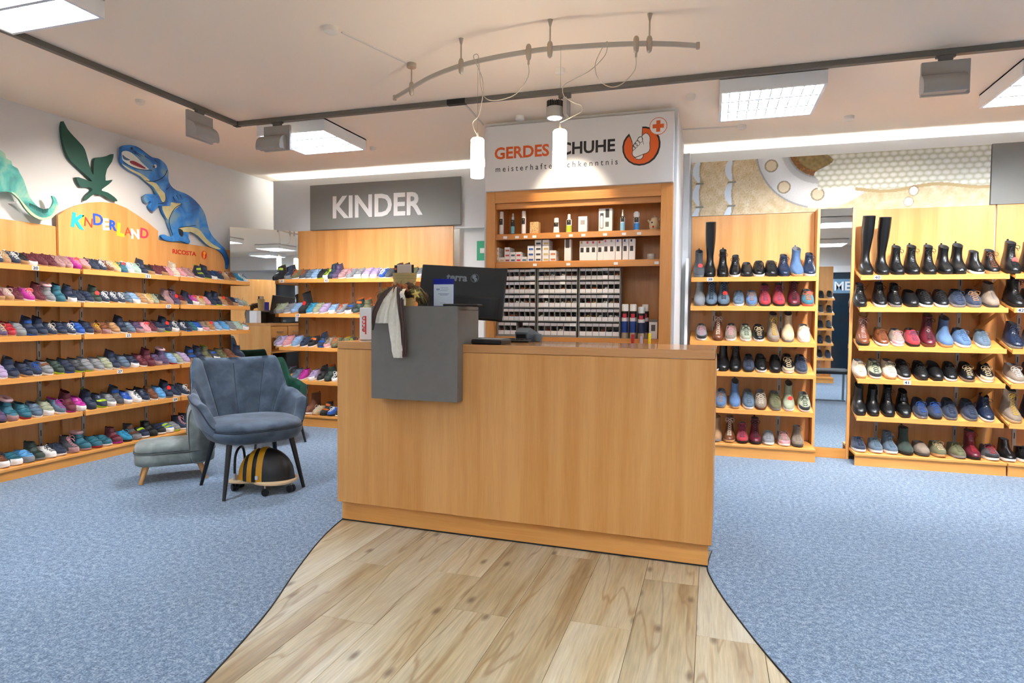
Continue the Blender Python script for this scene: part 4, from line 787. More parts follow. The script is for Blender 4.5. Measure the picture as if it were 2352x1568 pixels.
for row,txt in ROWS.items():
    side = row[0]; ri = int(row[1])-1; fz = FZ[side]; base = ri >= len(fz)
    for i,e in enumerate(txt.split(';')):
        f = e.split(); s_ = float(f[0]); ty,up_,so,ac = f[1:5]; fl = f[5:]
        fur = 'f' in fl; P = lib(ty, fur); nm,desc = NAME[ty]
        L = {'k':.165}.get(ty[0],.27)
        if ty == 'ks': L = .19
        if ty == 'wb': L = .21
        sc = rnd.uniform(.96,1.04)
        if side == 'L': sc *= [1.0,1.02,1.04,1.1,1.14,1.18][ri]; gap = .035
        elif side == 'K': sc *= 1.18; gap = .03
        else: gap = .025
        Ls = L*sc
        if base:
            th = 0; y = (.26 if side == 'L' else .34)-.0+.03; z = BZ[side]+.0005; cy = y-.015-Ls/2*1.02; cz = z
        else:
            th = TH; y = .26 if side == 'L' else .34
            cy = y-.018-(Ls/2*1.03)*cos(TH); cz = fz[ri]-.012+(Ls/2*1.03)*sin(TH)+(.001)
        jit = rnd.uniform(-4,4)
        if side == 'L': loc = (XP+cy, s_, cz); rz = R90+radians(jit)
        else:
            loc = (s_, 6.0-cy, cz); rz = radians(jit)
            if side == 'K' : rz += radians(-5)
        kid = ty[0] in 'k' or ty == 'wb'
        col = CN[up_]; sol = CN[so]
        ext = '%s laces'%CN[ac] if ('lace' in ' '.join(P) and ac != up_) else '%s sole'%sol
        lab = '%s %s, %s, %s from left, %s'%(col,desc,ext,ordn(i),ROWL[row])
        t = bpy.data.objects.new(nm, None); COL.objects.link(t); t.location = loc
        t.rotation_euler = (th,0,rz); t.scale = (sc,sc,sc)
        tag(t, lab, 'boot' if 'boot' in nm and nm != 'ankle_boot' else 'shoe', GRP[side])
        glossy = (not kid) and (up_ in ('bk','br','ma') or (up_ == 'nv' and ty == 'ah'))
        mu = smat(up_, 'gloss' if glossy else 'suede')
        part_copy('upper', P['upper'][0], mu, t)
        part_copy('lining', P['lining'][0], smat('be' if (up_ in ('tn','br') ) else ('dg' if up_ in ('bk','nv','dg') else ac if kid else 'gy'), 'lace'), t)
        part_copy('sole', P['sole'][0], smat(so,'sole'), t)
        if kid or ty in ('ab','ac'): part_copy('pull_tab', P['pull_tab'][0], smat(ac,'lace'), t)
        if 'laces' in P: part_copy('laces', P['laces'][0], smat(ac,'lace'), t); part_copy('tongue', P['tongue'][0], mu, t)
        for q in P.get('strap',[]): part_copy('strap', q, smat(up_ if rnd.random() < .7 else ac,'gloss'), t)
        for q in P.get('elastic_panel',[]): part_copy('elastic_panel', q, smat('bk' if up_ in ('bk','gn','gy','nv') else up_,'lace'), t)
        for q in P.get('zipper',[]): part_copy('zipper', q, mat('zip_grey','55585C',.4), t)
        if fur: part_copy('fur_collar', P['fur_collar'][0], mat('fur_pink','D9B3B6',1,bump=.6,bscale=400), t)
        if 'c' in fl or (kid and so in ('gu','wh','gy','rs') and rnd.random() < .3): part_copy('toe_cap', P['toe_cap'][0], smat('bk' if ty == 'al' and up_ != 'bk' and up_ != 'tp' else ('be' if ty == 'al' and up_ == 'bk' else ('pk' if up_ == 'tp' else so)),'suede'), t)
        if 't' in fl: part_copy('tag', P['tag'][0], M_red, t, 'round red tag')
# ---------------------------------------------------------------- sales counter
ct = empty('sales_counter', (-2.004,3.08,0), (0,0,radians(-1.2)), label='long beech sales counter in the middle of the shop', cat='counter')
W_ = 2.03; D_ = .60
B().box(0,W_,0,.02,.117,.984,.001).obj('front_panel', M_beC, ct)
B().box(0,.02,.02,D_,.117,.984,.001).obj('side_panel', M_beC, ct); B().box(W_-.02,W_,.02,D_,.117,.984,.001).obj('side_panel', M_beC, ct)
B().box(0,W_,0,D_,.986,1.028,.0025).obj('worktop', M_beT, ct)
B().box(.003,W_-.015,.042,.06,.006,.117).box(.003,.02,.06,D_-.05,.006,.117).box(W_-.035,W_-.018,.06,D_-.05,.006,.117).obj('plinth', M_beX, ct)
B().box(.003,W_-.015,.040,.05,0,.006).obj('plinth_strip', M_blackm, ct)
B().box(.02,W_-.02,.02,D_-.02,.117,.135).box(.02,W_-.02,.02,D_-.04,.55,.568).obj('inner_shelf', M_beX, ct)
for k in range(3):
    x0 = .03+k*.42
    dr = B().box(x0,x0+.40,D_-.02,D_,.80,.975,.002).obj('drawer', M_beX, ct)
    B().box(x0+.12,x0+.28,D_,D_+.022,.885,.897,.003).obj('handle', M_metal, dr)
B().box(.44,.86,.3,D_-.03,.14,.54,.01).obj('inner_bin', M_blackm, ct)
# grey cash-desk box hooked over the front edge
M_gb = mat('grey_box_lacquer','6F6A62',.42,noise=.05,nscale=18)
gb = empty('cash_desk_box', (-1.4825,2.985,0), label='grey box cabinet hooked over the counter front', cat='cabinet')
hw = .2495
B().box(-hw,hw,0,.018,.731,1.226,.001).obj('front_panel', M_gb, gb)
B().prism([(.018,.731),(.072,.731),(.072,1.029),(.30,1.029),(.30,1.207),(.018,1.207)], lambda p:(hw-.018,p[0],p[1]), lambda p:(hw,p[0],p[1])).obj('side_panel', M_gb, gb)
B().prism([(.018,.731),(.072,.731),(.072,1.029),(.30,1.029),(.30,1.207),(.018,1.207)], lambda p:(-hw,p[0],p[1]), lambda p:(-hw+.018,p[0],p[1])).obj('side_panel', M_gb, gb)
B().box(-hw,hw,.019,.30,1.209,1.226,.001).obj('top_panel', M_gb, gb)
B().box(-hw+.018,hw-.018,.018,.072,.731,.745).obj('bottom_panel', M_gb, gb)
# ---- things on the counter and the grey box
ec = empty('shoe_box', (-1.945,3.33,1.029), (0,0,radians(6)), label='white upright box with red ecco lettering left of the grey cabinet', cat='box')
B().box(-.036,.050,-.06,.10,0,.192,.004).obj('carton', M_card, ec)
B().box(.0,.008,-.0615,-.0603,.035,.142).obj('red_bar', M_red, ec)
o = text('lettering','ecco',.050, M_red, (-.010,-.0615,.095), (pi/2,-pi/2,0), ec, bold=.008, ext=.0003)
mo = empty('monitor', (-1.405,3.46,1.029), (0,0,radians(4)), label='black computer monitor seen from behind with terra logo', cat='monitor')
g = B(); g.T = Matrix.Translation((0,0,.285)) @ Matrix.Rotation(radians(3.4),4,'Y') @ Matrix.Rotation(radians(-9),4,'X')
g.box(-.262,.262,-.012,.014,-.155,.155,.004); g.obj('display_shell', M_black, mo)
g2 = B(); g2.T = g.T; g2.add([(-.20,-.012,-.02),(.24,-.012,-.02),(.225,-.034,-.035),(-.18,-.034,-.035),(-.18,-.034,-.145),(.225,-.034,-.145),(.24,-.012,-.15),(-.20,-.012,-.15)],[(0,1,2,3),(3,2,5,4),(4,5,6,7),(0,3,4,7),(1,6,5,2)]).obj('rear_bulge', M_black, mo)
B().box(-.03,.03,-.05,-.02,0,.22,.006).obj('stand', M_black, mo); B().box(-.12,.12,-.11,.08,0,.012,.004).obj('foot', M_black, mo)
g3 = B(); g3.T = g.T; g3.box(-.255,.255,.0142,.0150,-.148,.148); g3.obj('screen', mat('screen_off','20262E',.15), mo)
lg = mat('logo_grey','6E7880',.5)
lt = text('logo','terra',.062, lg, (0,0,0), (0,0,0), mo, bold=.03, ext=.0005); lt.matrix_local = g.T @ Matrix.Translation((-.035,-.0135,.085)) @ Matrix.Rotation(pi/2,4,'X')
gl = B(); gl.T = g.T @ Matrix.Translation((.075,-.0135,.088)); gl.tube([(.024*cos(a*pi/10),0,.024*sin(a*pi/10)) for a in range(21)], .0012, 4)
gl.prism(catmull([(-.016,.012),(-.004,.02),(.008,.014),(.004,.004),(.016,-.002),(.012,-.016),(.002,-.02),(-.004,-.006),(-.014,-.002)],2), lambda p:(p[0],-.0005,p[1]), lambda p:(p[0],.0005,p[1])); gl.obj('logo_globe', lg, mo)
fy = empty('flyer_stand', (-1.365,3.10,1.228), label='acrylic leaflet stand with blue back and white leaflet', cat='sign holder')
B().box(-.062,.060,.006,.009,0,.146,.001).obj('holder', mat('acrylic_blue','14208C',.15), fy)
B().box(-.055,.058,.0,.0025,.002,.116).obj('leaflet', mat('leaflet','D5E0EA',.5), fy)
g = B()
for k,(a,b_) in enumerate([(-.01,.03),(-.005,.032),(-.012,.028)]): g.box(a-.005,b_,-.0006,0,.098-k*.008,.100-k*.008)
g.box(-.03,.035,-.0006,0,.064,.067).box(-.02,.025,-.0006,0,.058,.061).box(-.018,.012,-.0006,0,.016,.0175).obj('printed_line', mat('print_greyblue','7C93A8',.6), fy)
B().box(-.038,-.032,-.0008,0,.085,.094).box(-.028,-.022,-.0008,0,.085,.094).lathe([(.001,0),(.005,0)],10,c=(-.03,-.0004,.10),cap=False).obj('printed_mark', mat('print_blue','3F6FA8',.6), fy)
tb = empty('tablet', (-1.24,3.05,1.228), (0,0,radians(8)), label='thin dark tablet lying on the grey cabinet', cat='tablet')
B().box(-.085,.10,-.06,.075,0,.010,.004).obj('tablet_body', M_black, tb); B().box(-.078,.093,-.053,.068,.0102,.0106).obj('screen', mat('screen_off','20262E',.15), tb)
pot = empty('planter', (-1.665,3.24,1.228), label='khaki oval pot behind the dried wreath', cat='pot')
R = []
for z,r in ((0,.060),(.09,.062),(.15,.068),(.188,.074),(.188,.068),(.11,.062)): R.append([(r*cos(a*2*pi/28),r*.62*sin(a*2*pi/28),z) for a in range(28)])
B().rings(R).obj('pot_body', mat('khaki_glaze','B39A5E',.35), pot, smooth=True)
for z in (.158,.172): B().tube([(.0715*cos(a*2*pi/28),.0445*sin(a*2*pi/28),z) for a in range(29)], .0012, 4).obj('rim_groove', mat('khaki_dark','8E7842',.5), pot)
cd = empty('card_holder', (-1.665,3.235,1.34), label='translucent beige card sleeve with black cards in the khaki pot', cat='card holder')
B().box(-.042,.046,-.008,.006,.0,.125,.002).obj('sleeve', mat('sleeve_beige','CDB8A4',.4), cd)
B().box(-.062,-.042,-.004,.008,.0,.122,.001).box(.046,.056,-.002,.008,.0,.124,.001).obj('black_card', M_blackm, cd)
B().prism([(cos(a*pi/8)*.006,sin(a*pi/8)*.006) for a in range(16)], lambda p:(-.052+p[0],-.006,.10+p[1]), lambda p:(-.052+p[0],-.003,.10+p[1])).obj('orange_dot', M_orange, cd)
# dried wreath with ribbons
wr_ = empty('dried_wreath', (-1.585,3.075,1.228), label='dried moss wreath with cream and brown ribbons hanging over the grey cabinet', cat='decoration')
rg = random.Random(3)
M_moss = mat('moss_brown','4A3624',1,noise=.5,nscale=60,bump=1,bscale=150); M_twig = mat('twig','6A4B30',.9)
g = B()
for i in range(36):
    a = i/36*pi; p = (-.115*cos(a)*1.0,.0,.035+.052*sin(a)); q = rg.uniform(.022,.034)
    g.ell((p[0]+rg.uniform(-.01,.01),rg.uniform(-.012,.02),p[2]+rg.uniform(-.02,.01)),(q*1.1,q,q),8,5)
g.obj('moss_body', M_moss, wr_, smooth=True)
g = B()
for i in range(170):
    a = rg.uniform(0,pi); x = -.12*cos(a)+rg.uniform(-.015,.015); z = .03+.07*sin(a)+rg.uniform(-.03,.02); y = rg.uniform(-.045,.01)
    d = Vector((rg.uniform(-1,1),rg.uniform(-.5,.2),rg.uniform(-1,1))).normalized()*rg.uniform(.02,.05)
    p0 = Vector((x,y,max(.006,z))); p1 = p0+d; p1.z = max(p1.z,.004); m_ = (p0+p1)/2+Vector((rg.uniform(-.008,.008),-.01,rg.uniform(0,.01)))
    g.tube([p0,m_,p1], .0011, 3, .0005)
g.obj('twigs', M_twig, wr_, kind='stuff')
g = B()
for i in range(60):
    s_ = 1 if i%3 else -1
    x = s_*rg.uniform(.06,.13); p0 = Vector((x*.6,-.03,.085)); p1 = Vector((x+s_*rg.uniform(0,.03),-.035,rg.uniform(.005,.07)))
    m_ = (p0+p1)/2+Vector((s_*.012,-.01,.02)); g.tube([p0,m_,p1], .0012, 3, .0004)
g.obj('grass_blades', mat('dry_grass','A7A662',.9), wr_, kind='stuff')
for i in range(26):
    x = rg.uniform(-.055,.05); z = .105+rg.uniform(-.016,.014)-abs(x)*.15
    B().ell((0,0,0),(.0065,.006,.010),8,6).obj('seed_pod', mat('seed_orange','B0622A' if i%3 else '8C4A22',.5) if i%3 else mat('seed_brown','8C4A22',.5), wr_, smooth=True, loc=(x,-.045+rg.uniform(-.012,.01),z), rot=(rg.uniform(-.6,.6),rg.uniform(-1,1),0))
sp = []
for k in range(10):
    r_ = .030 if k%2 == 0 else .0125; a = pi/2+k*pi/5+.25; sp.append((r_*cos(a),r_*sin(a)))
g = B(); n_ = len(sp); g.add([(p[0],0,p[1]) for p in sp]+[(0,-.007,0),(0,.005,0)], [(i,(i+1)%n_,n_) for i in range(n_)]+[((i+1)%n_,i,n_+1) for i in range(n_)]); g.obj('star', mat('star_gold','D9BC63',.45,noise=.15,nscale=200), wr_, loc=(.103,-.062,.060))
def ribbon(name, cl, wd, m, depth0, seed, fold=.006):
    """cl: centre line (x,z), wd: widths ; hangs in front of the grey box"""
    r_ = random.Random(seed); n = len(cl); P = catmull([(a,b,0) for a,b in cl],4,False); N = len(P)
    wds = [wd[min(len(wd)-1,int(i/(N-1)*(len(wd)-1)))]+(wd[min(len(wd)-1,int(i/(N-1)*(len(wd)-1))+1)]-wd[min(len(wd)-1,int(i/(N-1)*(len(wd)-1)))])*((i/(N-1)*(len(wd)-1))%1) for i in range(N)]
    g = B(); ph = r_.uniform(0,6)
    def fn(u,v):
        i = round(u*(N-1)); p = P[i]; t = (v-.5); 
        return (p[0]+t*wds[i], depth0(i/(N-1))-.004-abs(sin(v*pi*2.4+ph+u*5))*fold-.004*sin(u*11+ph), p[1])
    g.grid(fn, N-1, 12)
    o = g.obj(name, m, wr_, smooth=True); md = o.modifiers.new('thick','SOLIDIFY'); md.thickness = .0012; return o
M_rib = mat('ribbon_cream','F3EEDF',.7,noise=.06,nscale=60,bump=.5,bscale=90); M_ribb = mat('ribbon_brown','4B3730',.8,noise=.2,nscale=150)
dp = lambda t: -.05-.050*min(1,t*3.2)
ribbon('ribbon',[(-.035,.10),(-.045,.05),(-.065,-.01),(-.072,-.06),(-.070,-.094)],[.02,.05,.075,.08,.085],M_rib,dp,1,.012)
ribbon('ribbon',[(-.01,.10),(-.005,.04),(.0,-.03),(-.0,-.10),(.012,-.18),(.02,-.24),(.022,-.275)],[.02,.05,.07,.07,.068,.066,.05],M_rib,dp,2,.010)
ribbon('ribbon',[(.035,.09),(.048,.05),(.052,.0)],[.015,.03,.03],M_rib,dp,5)
ribbon('ribbon',[(-.03,.10),(-.07,.05),(-.10,-.02),(-.117,-.08),(-.122,-.13)],[.02,.04,.034,.02,.006],M_ribb,lambda t:dp(t)-.012,3)
ribbon('ribbon',[(.01,.10),(.03,.05),(.045,-.02),(.060,-.10),(.062,-.19),(.064,-.268)],[.02,.04,.04,.032,.028,.026],M_ribb,lambda t:dp(t)-.014,4)
# keyboard, tray, card terminal
tr = empty('card_tray', (-1.115,3.16,1.0285), (0,0,radians(-3)), label='black tray with silver top at the counter edge', cat='tray')
B().box(-.085,.085,-.07,.09,0,.026,.006).obj('tray_body', M_black, tr); B().box(-.06,.075,-.05,.08,.0262,.029,.001).obj('tray_top', mat('silver_plate','B8BFC2',.3,metal=.6), tr)
kb_ = empty('keyboard', (-1.17,3.46,1.0285), (0,0,radians(5)), label='black keyboard behind the silver tray', cat='keyboard')
B().box(-.19,.19,-.065,.065,0,.016,.004).obj('keyboard_body', M_black, kb_)
g = B()
for r_ in range(5):
    for c in range(15): g.box(-.183+c*.0245,-.162+c*.0245,-.055+r_*.022,-.036+r_*.022,.016,.021)
g.obj('keys', M_blackm, kb_, kind='stuff')
te = empty('card_terminal', (-1.035,3.57,1.0285), (0,0,radians(-20)), label='dark grey card payment terminal on the counter', cat='card terminal')
g = B(); g.add([(-.042,-.05,0),(.042,-.05,0),(.042,.10,0),(-.042,.10,0),(-.045,-.055,.055),(.045,-.055,.055),(.045,.10,.035),(-.045,.10,.035),(-.042,-.02,.082),(.042,-.02,.082)],
 [(0,1,2,3),(0,1,5,4),(4,5,9,8),(8,9,6,7),(2,3,7,6),(0,3,7,8,4),(1,2,6,9,5)]); g.obj('terminal_body', mat('terminal_grey','59646B',.3), te)
B().box(-.035,.035,-.058,-.05,.008,.045,.002).obj('terminal_front', M_black, te)
B().lathe([(.012,0),(.024,.004),(.026,.03),(.022,.045),(.008,.05)],14,c=(.075,.01,0)).obj('paper_roll_cover', mat('terminal_grey','59646B',.3), te, smooth=True)
cb = B(); cb.tube(catmull([(-1.13,3.50,1.04),(-1.10,3.45,1.033),(-1.06,3.42,1.032),(-1.04,3.47,1.034)],5,False), .003, 6)
cb.obj('cable', mat('cable_grey','8E9092',.5), None, smooth=True, label='grey cable curling between keyboard and card terminal', cat='cable')
for nm,x,y,w_,d,h,c,lab in [('tape_dispenser',-.565,3.50,.03,.05,.085,'C21D24','red clip holder at the right of the counter back edge')]: pass

# ---------------------------------------------------------------- care-product cabinet
cb = empty('care_cabinet', (-1.019,4.84,0), label='beech wall cabinet with shoe care shelves under the shop name board', cat='cabinet')
xl,xr = -.736,.736; il,ir = -.661,.647; ZT = 2.178
B().box(xl,il,0,.022,0,ZT,.0015).obj('frame_stile', M_cab, cb); B().box(ir,xr,0,.022,0,ZT,.0015).obj('frame_stile', M_cab, cb)
B().box(il,ir,.001,.022,2.085,ZT-.001,.001).obj('frame_rail', M_cabX, cb)
B().box(il,ir,.03,.048,2.04,2.085,.001).obj('inner_rail', M_cabX, cb)
B().box(il-.02,il-.002,.022,.36,0,2.17).obj('side_panel', M_cab, cb); B().box(ir+.002,ir+.02,.022,.36,0,2.17).obj('side_panel', M_cab, cb)
B().box(il-.02,ir+.02,.36,.375,0,2.17).obj('back_panel', M_cab, cb); B().box(il-.02,ir+.02,.022,.36,2.17,2.185).obj('top_panel', M_cabX, cb)
for zl,zt in ((1.793,1.842),(1.565,1.618)):
    B().box(il,ir,.045,.36,zt-.018,zt,.001).obj('shelf', M_cabX, cb); B().box(il,ir,.025,.043,zl,zt-.012,.0015).obj('shelf_lip', M_cabX, cb)
B().box(il,ir,.025,.36,.985,1.012,.001).obj('shelf', M_cabX, cb); B().box(il,ir,.015,.034,.94,.985,.0015).obj('shelf_lip', M_cabX, cb)
B().box(il,ir,.0,.02,0,.93).obj('door', M_cab, cb)
g0 = B().box(-.016,.016,-.0015,0,-.010,.010).mesh('price_label', M_card)
for px in (1149,1178,1199,1220,1276,1306,1335,1384,1426,1459): link('price_label', g0, cb, ((px-1318.5)*.003446+.004,.0245,1.812-.0))
for px in (1222,1301,1409,1498): link('price_label', g0, cb, ((px-1318.5)*.003446+.004,.0245,1.588))
SH1 = 1.8425; SH2 = 1.6185; SH3 = 1.0125
def bottle(x, z, h, r, prof, cols, lab, cat='bottle', y=4.93, flat=1, labcol='2A2A2C', group='care bottles on the top cabinet shelf', name='care_bottle', lz=(.42,.68), win=None):
    t = empty(name, (x,y,z), label=lab, cat=cat, group=group)
    split = prof[2]; body = [(r*a,h*b) for a,b in prof[0]]; cap = [(r*a,h*b) for a,b in prof[1]]
    def el(pr): return [[(q*cos(a*2*pi/18),q*flat*sin(a*2*pi/18),zz) for a in range(18)] for q,zz in pr]
    B().rings(el(body)).obj('bottle_body', mat('plastic_'+cols[0],cols[0],.35), t, smooth=True)
    B().rings(el(cap)).obj('cap', mat('plastic_'+cols[1],cols[1],.3), t, smooth=True)
    if labcol:
        g = B(); rr = r*1.04
        g.grid(lambda u,v:(rr*sin((u-.5)*1.6),-rr*flat*cos((u-.5)*1.6)-.0004,h*(lz[0]+(lz[1]-lz[0])*v)),6,1); lb = g.obj('label_patch', mat('label_'+labcol,labcol,.5), t, smooth=True)
        B().ell((0,-rr*flat-.001,h*(lz[0]+(lz[1]-lz[0])*.72)),(.004,.001,.004),8,5).obj('label_mark', mat('label_gold','D0A23A',.5), t)
    if win: 
        g = B(); rr = r*1.035; g.grid(lambda u,v:(rr*sin((u-.5)*2.6),-rr*flat*cos((u-.5)*2.6)-.0002,h*(.04+(.38-.04)*v)),8,1).obj('label_band', mat('label_'+win,win,.4), t, smooth=True)
    return t
SPR = ([(0.5,0),(1,.01),(1,.72),(.9,.74)],[(.93,.74),(.96,.78),(.9,.98),(.6,1)],0)
PMP = ([(.5,0),(1,.01),(1,.58),(.72,.70)],[(.7,.70),(.7,.82),(.45,.84),(.45,1),(.2,1)],0)
SQZ = ([(.6,0),(1,.02),(1,.66),(.8,.72)],[(.5,.72),(.55,.74),(.5,.98),(.2,1)],0)
DOM = ([(.6,0),(1,.02),(1,.66),(.75,.70)],[(.9,.70),(1.12,.78),(1.12,.92),(.7,1)],0)
bottle(-1.653,SH1,.190,.0185,SPR,('EFEDEA','DCD6D0'),'tall white spray bottle, first on the top cabinet shelf')
bottle(-1.556,SH1,.170,.0165,PMP,('2B2E33','B8BCC0'),'dark spray bottle with blue lower label on the top cabinet shelf',labcol='1A1A1C',win='6FB2C4')
bottle(-1.463,SH1,.188,.0180,SPR,('EFEDEA','DCD6D0'),'tall white spray bottle left of the perforated wooden block')
bottle(-1.191,SH1,.122,.024,([(.9,0),(1.1,.02),(.8,.62),(.7,.68)],[(.72,.68),(.82,.72),(.78,.97),(.4,1)],0),('EFEDEA','F4F2EE'),'white slanted bottle with flip cap right of the wooden block',flat=.6)
bottle(-1.088,SH1,.148,.022,SQZ,('F0EFEA','F4F2EE'),'white and lime green flat bottle on the top cabinet shelf',flat=.6,win='BACF3A')
bottle(-.665,SH1,.165,.0175,([(.5,0),(1,.01),(1,.62),(.5,.70)],[(.4,.70),(.42,.80),(.28,.82),(.28,1),(.1,1)],0),('E4EEF4','F4F2EE'),'slim pump bottle with pale blue label on the top cabinet shelf',win='8EC8E6')
bottle(-.558,SH1,.145,.021,DOM,('DDEAF2','F4F2EE'),'squat white bottle with wide cap and blue label beside the jug',win='2F7FC0')
t = empty('wood_block', (-1.371,4.93,SH1), label='perforated pale wooden block on the top cabinet shelf', cat='block')
B().box(-.037,.036,-.015,.05,0,.094,.002).obj('block_body', mat('cork_wood','D9B27A',.7,noise=.12,nscale=60), t)
g = B()
for k in range(70): x,z = rg.uniform(-.034,.033),rg.uniform(.004,.09); g.lathe([(.0005,0),(.0016,0)],6,c=(0,0,0),cap=False) if False else g.box(x-.0013,x+.0013,-.0158,-.015,z-.0018,z+.0018)
g.obj('holes', mat('hole_brown','7A4A20',.9), t, kind='stuff')
def carton(x, z, w_, h, d, lab, y=4.93, marks=(), name='carton', group=None, top=None, cat='box', m=None):
    t = empty(name, (x,y,z), label=lab, cat=cat, group=group)
    B().box(-w_/2,w_/2,-.012,d-.012,0,h,.001).obj('carton_body', m or mat('carton_white','EDEAE8',.55), t)
    for (a,b_,c,e,cc) in marks: B().box(-w_/2+a*w_,-w_/2+b_*w_,-.0128,-.0119,c*h,e*h).obj('printed_panel', mat('print_'+cc,cc,.55), t)
    return t
t = carton(-.976,SH1,.07,.118,.05,'white pouch-like carton with grey label on the top cabinet shelf',marks=[(.25,.75,.5,.8,'A8A6A4')],group='care cartons in the cabinet')
B().box(-.036,.036,-.010,.012,.118,.124,.001).obj('folded_top', M_card, t)
t = carton(-.797,SH1,.105,.178,.07,'large white window carton with spray bottle on the top cabinet shelf',marks=[(.10,.36,.15,.80,'4A4F58'),(.50,.78,.60,.98,'3A3A3C'),(.50,.76,.20,.42,'6A6660')],group='care cartons in the cabinet')
B().lathe([(.006,0),(.012,.004),(.012,.08),(.009,.095),(.006,.097)],12,c=(-.028,-.012,.025)).obj('bottle_inside', M_card, t, smooth=True)
t = empty('jug', (-.424,4.94,SH1), label='cream ceramic jug with painted face at the right end', cat='jug')
B().lathe([(.028,0),(.036,.01),(.040,.035),(.034,.065),(.024,.085),(.026,.092),(.022,.094),(.004,.10),(.006,.108),(.001,.112)],18).obj('jug_body', mat('jug_cream','D9C7A2',.3), t, smooth=True)
B().tube(catmull([(.030,0,.075),(.052,0,.085),(.062,0,.06),(.05,0,.03),(.038,0,.022)],4,False),.0055,8).obj('handle', mat('jug_cream','D9C7A2',.3), t, smooth=True)
B().tube([(-.03,-.0,.055),(-.05,0,.078)],.009,8,.006).obj('spout', mat('jug_cream','D9C7A2',.3), t, smooth=True)
B().ell((-.016,-.035,.055),(.006,.003,.006),8,5).obj('painted_eye', M_blackm, t); B().ell((-.006,-.041,.022),(.007,.003,.009),8,5).obj('painted_mouth', M_red, t)
# second shelf: stacked tubes cartons, tall cartons, canister, tin
stk = [(-1.690,3,'C8B070'),(-1.642,1,'C8B070'),(-1.596,3,'B8504A'),(-1.548,2,'5A5A66'),(-1.500,2,'C02A40'),(-1.452,1,'4A7A98'),(-1.396,3,'3A5A9A'),(-1.335,4,'3A3A3C'),(-1.272,4,'C8B070'),(-1.213,2,'C87A4A')]
for c,(x,n,cc) in enumerate(stk):
    for k in range(n):
        wd = .054 if c > 5 else .046; hh = .043 if c > 5 else .040
        carton(x,SH2+k*hh,wd-.001,hh-.0008,.13,'small white carton, %s of pile %s from left on second cabinet shelf'%(['bottom box','second box up','third box up','top box'][k],ORD[c]),marks=[(.2,.9,.15,.5,cc)],group='small care cartons on the second cabinet shelf',y=4.92)
carton(-1.094,SH2,.054,.172,.054,'tall white carton with grey top label, standing alone mid shelf',marks=[(.2,.75,.60,1.0,'5A5450')],group='care cartons in the cabinet')
tc_ = ['C8A050','D83A3A','D0304A','D8602A','D87A8A','A8A8A8','4A6AD0','3A5A9A','2A3A5A']
for k,(x,c) in enumerate(zip((-.975,-.929,-.884,-.834,-.787,-.741,-.692,-.638,-.588),tc_)):
    carton(x,SH2,.046,.155+.008*(k>3),.05,'tall white care carton, %s of the nine tall cartons from left'%ORD[k],marks=[(.2,.5,.86,.97,c),(.15,.7,.42,.66,'2E2C2C')],group='nine tall care cartons')
bottle(-.445,SH2,.045,.030,([(.95,0),(1,.05),(1,.6)],[(1.02,.6),(1.02,.98),(.6,1)],0),('C9C6C0','D8D6D2'),'small round metal tin at the right end of the second shelf',labcol=None,name='tin',cat='tin',y=4.95,group='tins')
# lace organisers
M_bin = mat('bin_grey','A9A6A2',.5); M_binl = mat('bin_label','EFEBEA',.5); M_dk = mat('bin_inside','1C1414',.9)
LC = ['2A1B14','1C1A1C','EDE9E4','EDE9E4','5A2A1C','141416','6A3A24','B8642A','8A3020','C9A068','202638','3E2A22']
BM = {}
def bin_mesh(w_, h):
    k = (round(w_,4),round(h,4))
    if k in BM: return BM[k]
    t_ = .0015; d = .10
    a = B().box(-w_/2,w_/2,0,d,0,t_).box(-w_/2,-w_/2+t_,0,d,0,h).box(w_/2-t_,w_/2,0,d,0,h).box(-w_/2,w_/2,0,d,h-t_,h).box(-w_/2,w_/2,d-t_,d,0,h).box(-w_/2,w_/2,0,.002,0,h*.36).box(-w_/2,w_/2,0,.002,h*.74,h).mesh('bin', M_bin)
    l = (B().box(-w_/2+.0015,w_/2-.0015,-.0016,-.0004,h*.02,h*.35).mesh('bin_label', M_binl), B().box(-w_/2+.0015,w_/2-.0015,-.0016,-.0004,h*.76,h*.99).mesh('bin_label', M_binl))
    BM[k] = (a,l); return BM[k]
cm = []
for s_ in range(5):
    g = B(); r_ = random.Random(s_+20)
    for k in range(6):
        g.ell((r_.uniform(-.012,.012),r_.uniform(-.004,.02),r_.uniform(.0,.010)),(r_.uniform(.006,.010),.007,r_.uniform(.005,.008)),8,5)
    cm.append(g.mesh('lace_bundles', PH, True))
zr = [1.565,1.470,1.462,1.364,1.356,1.252,1.245,1.142,1.133,1.026]
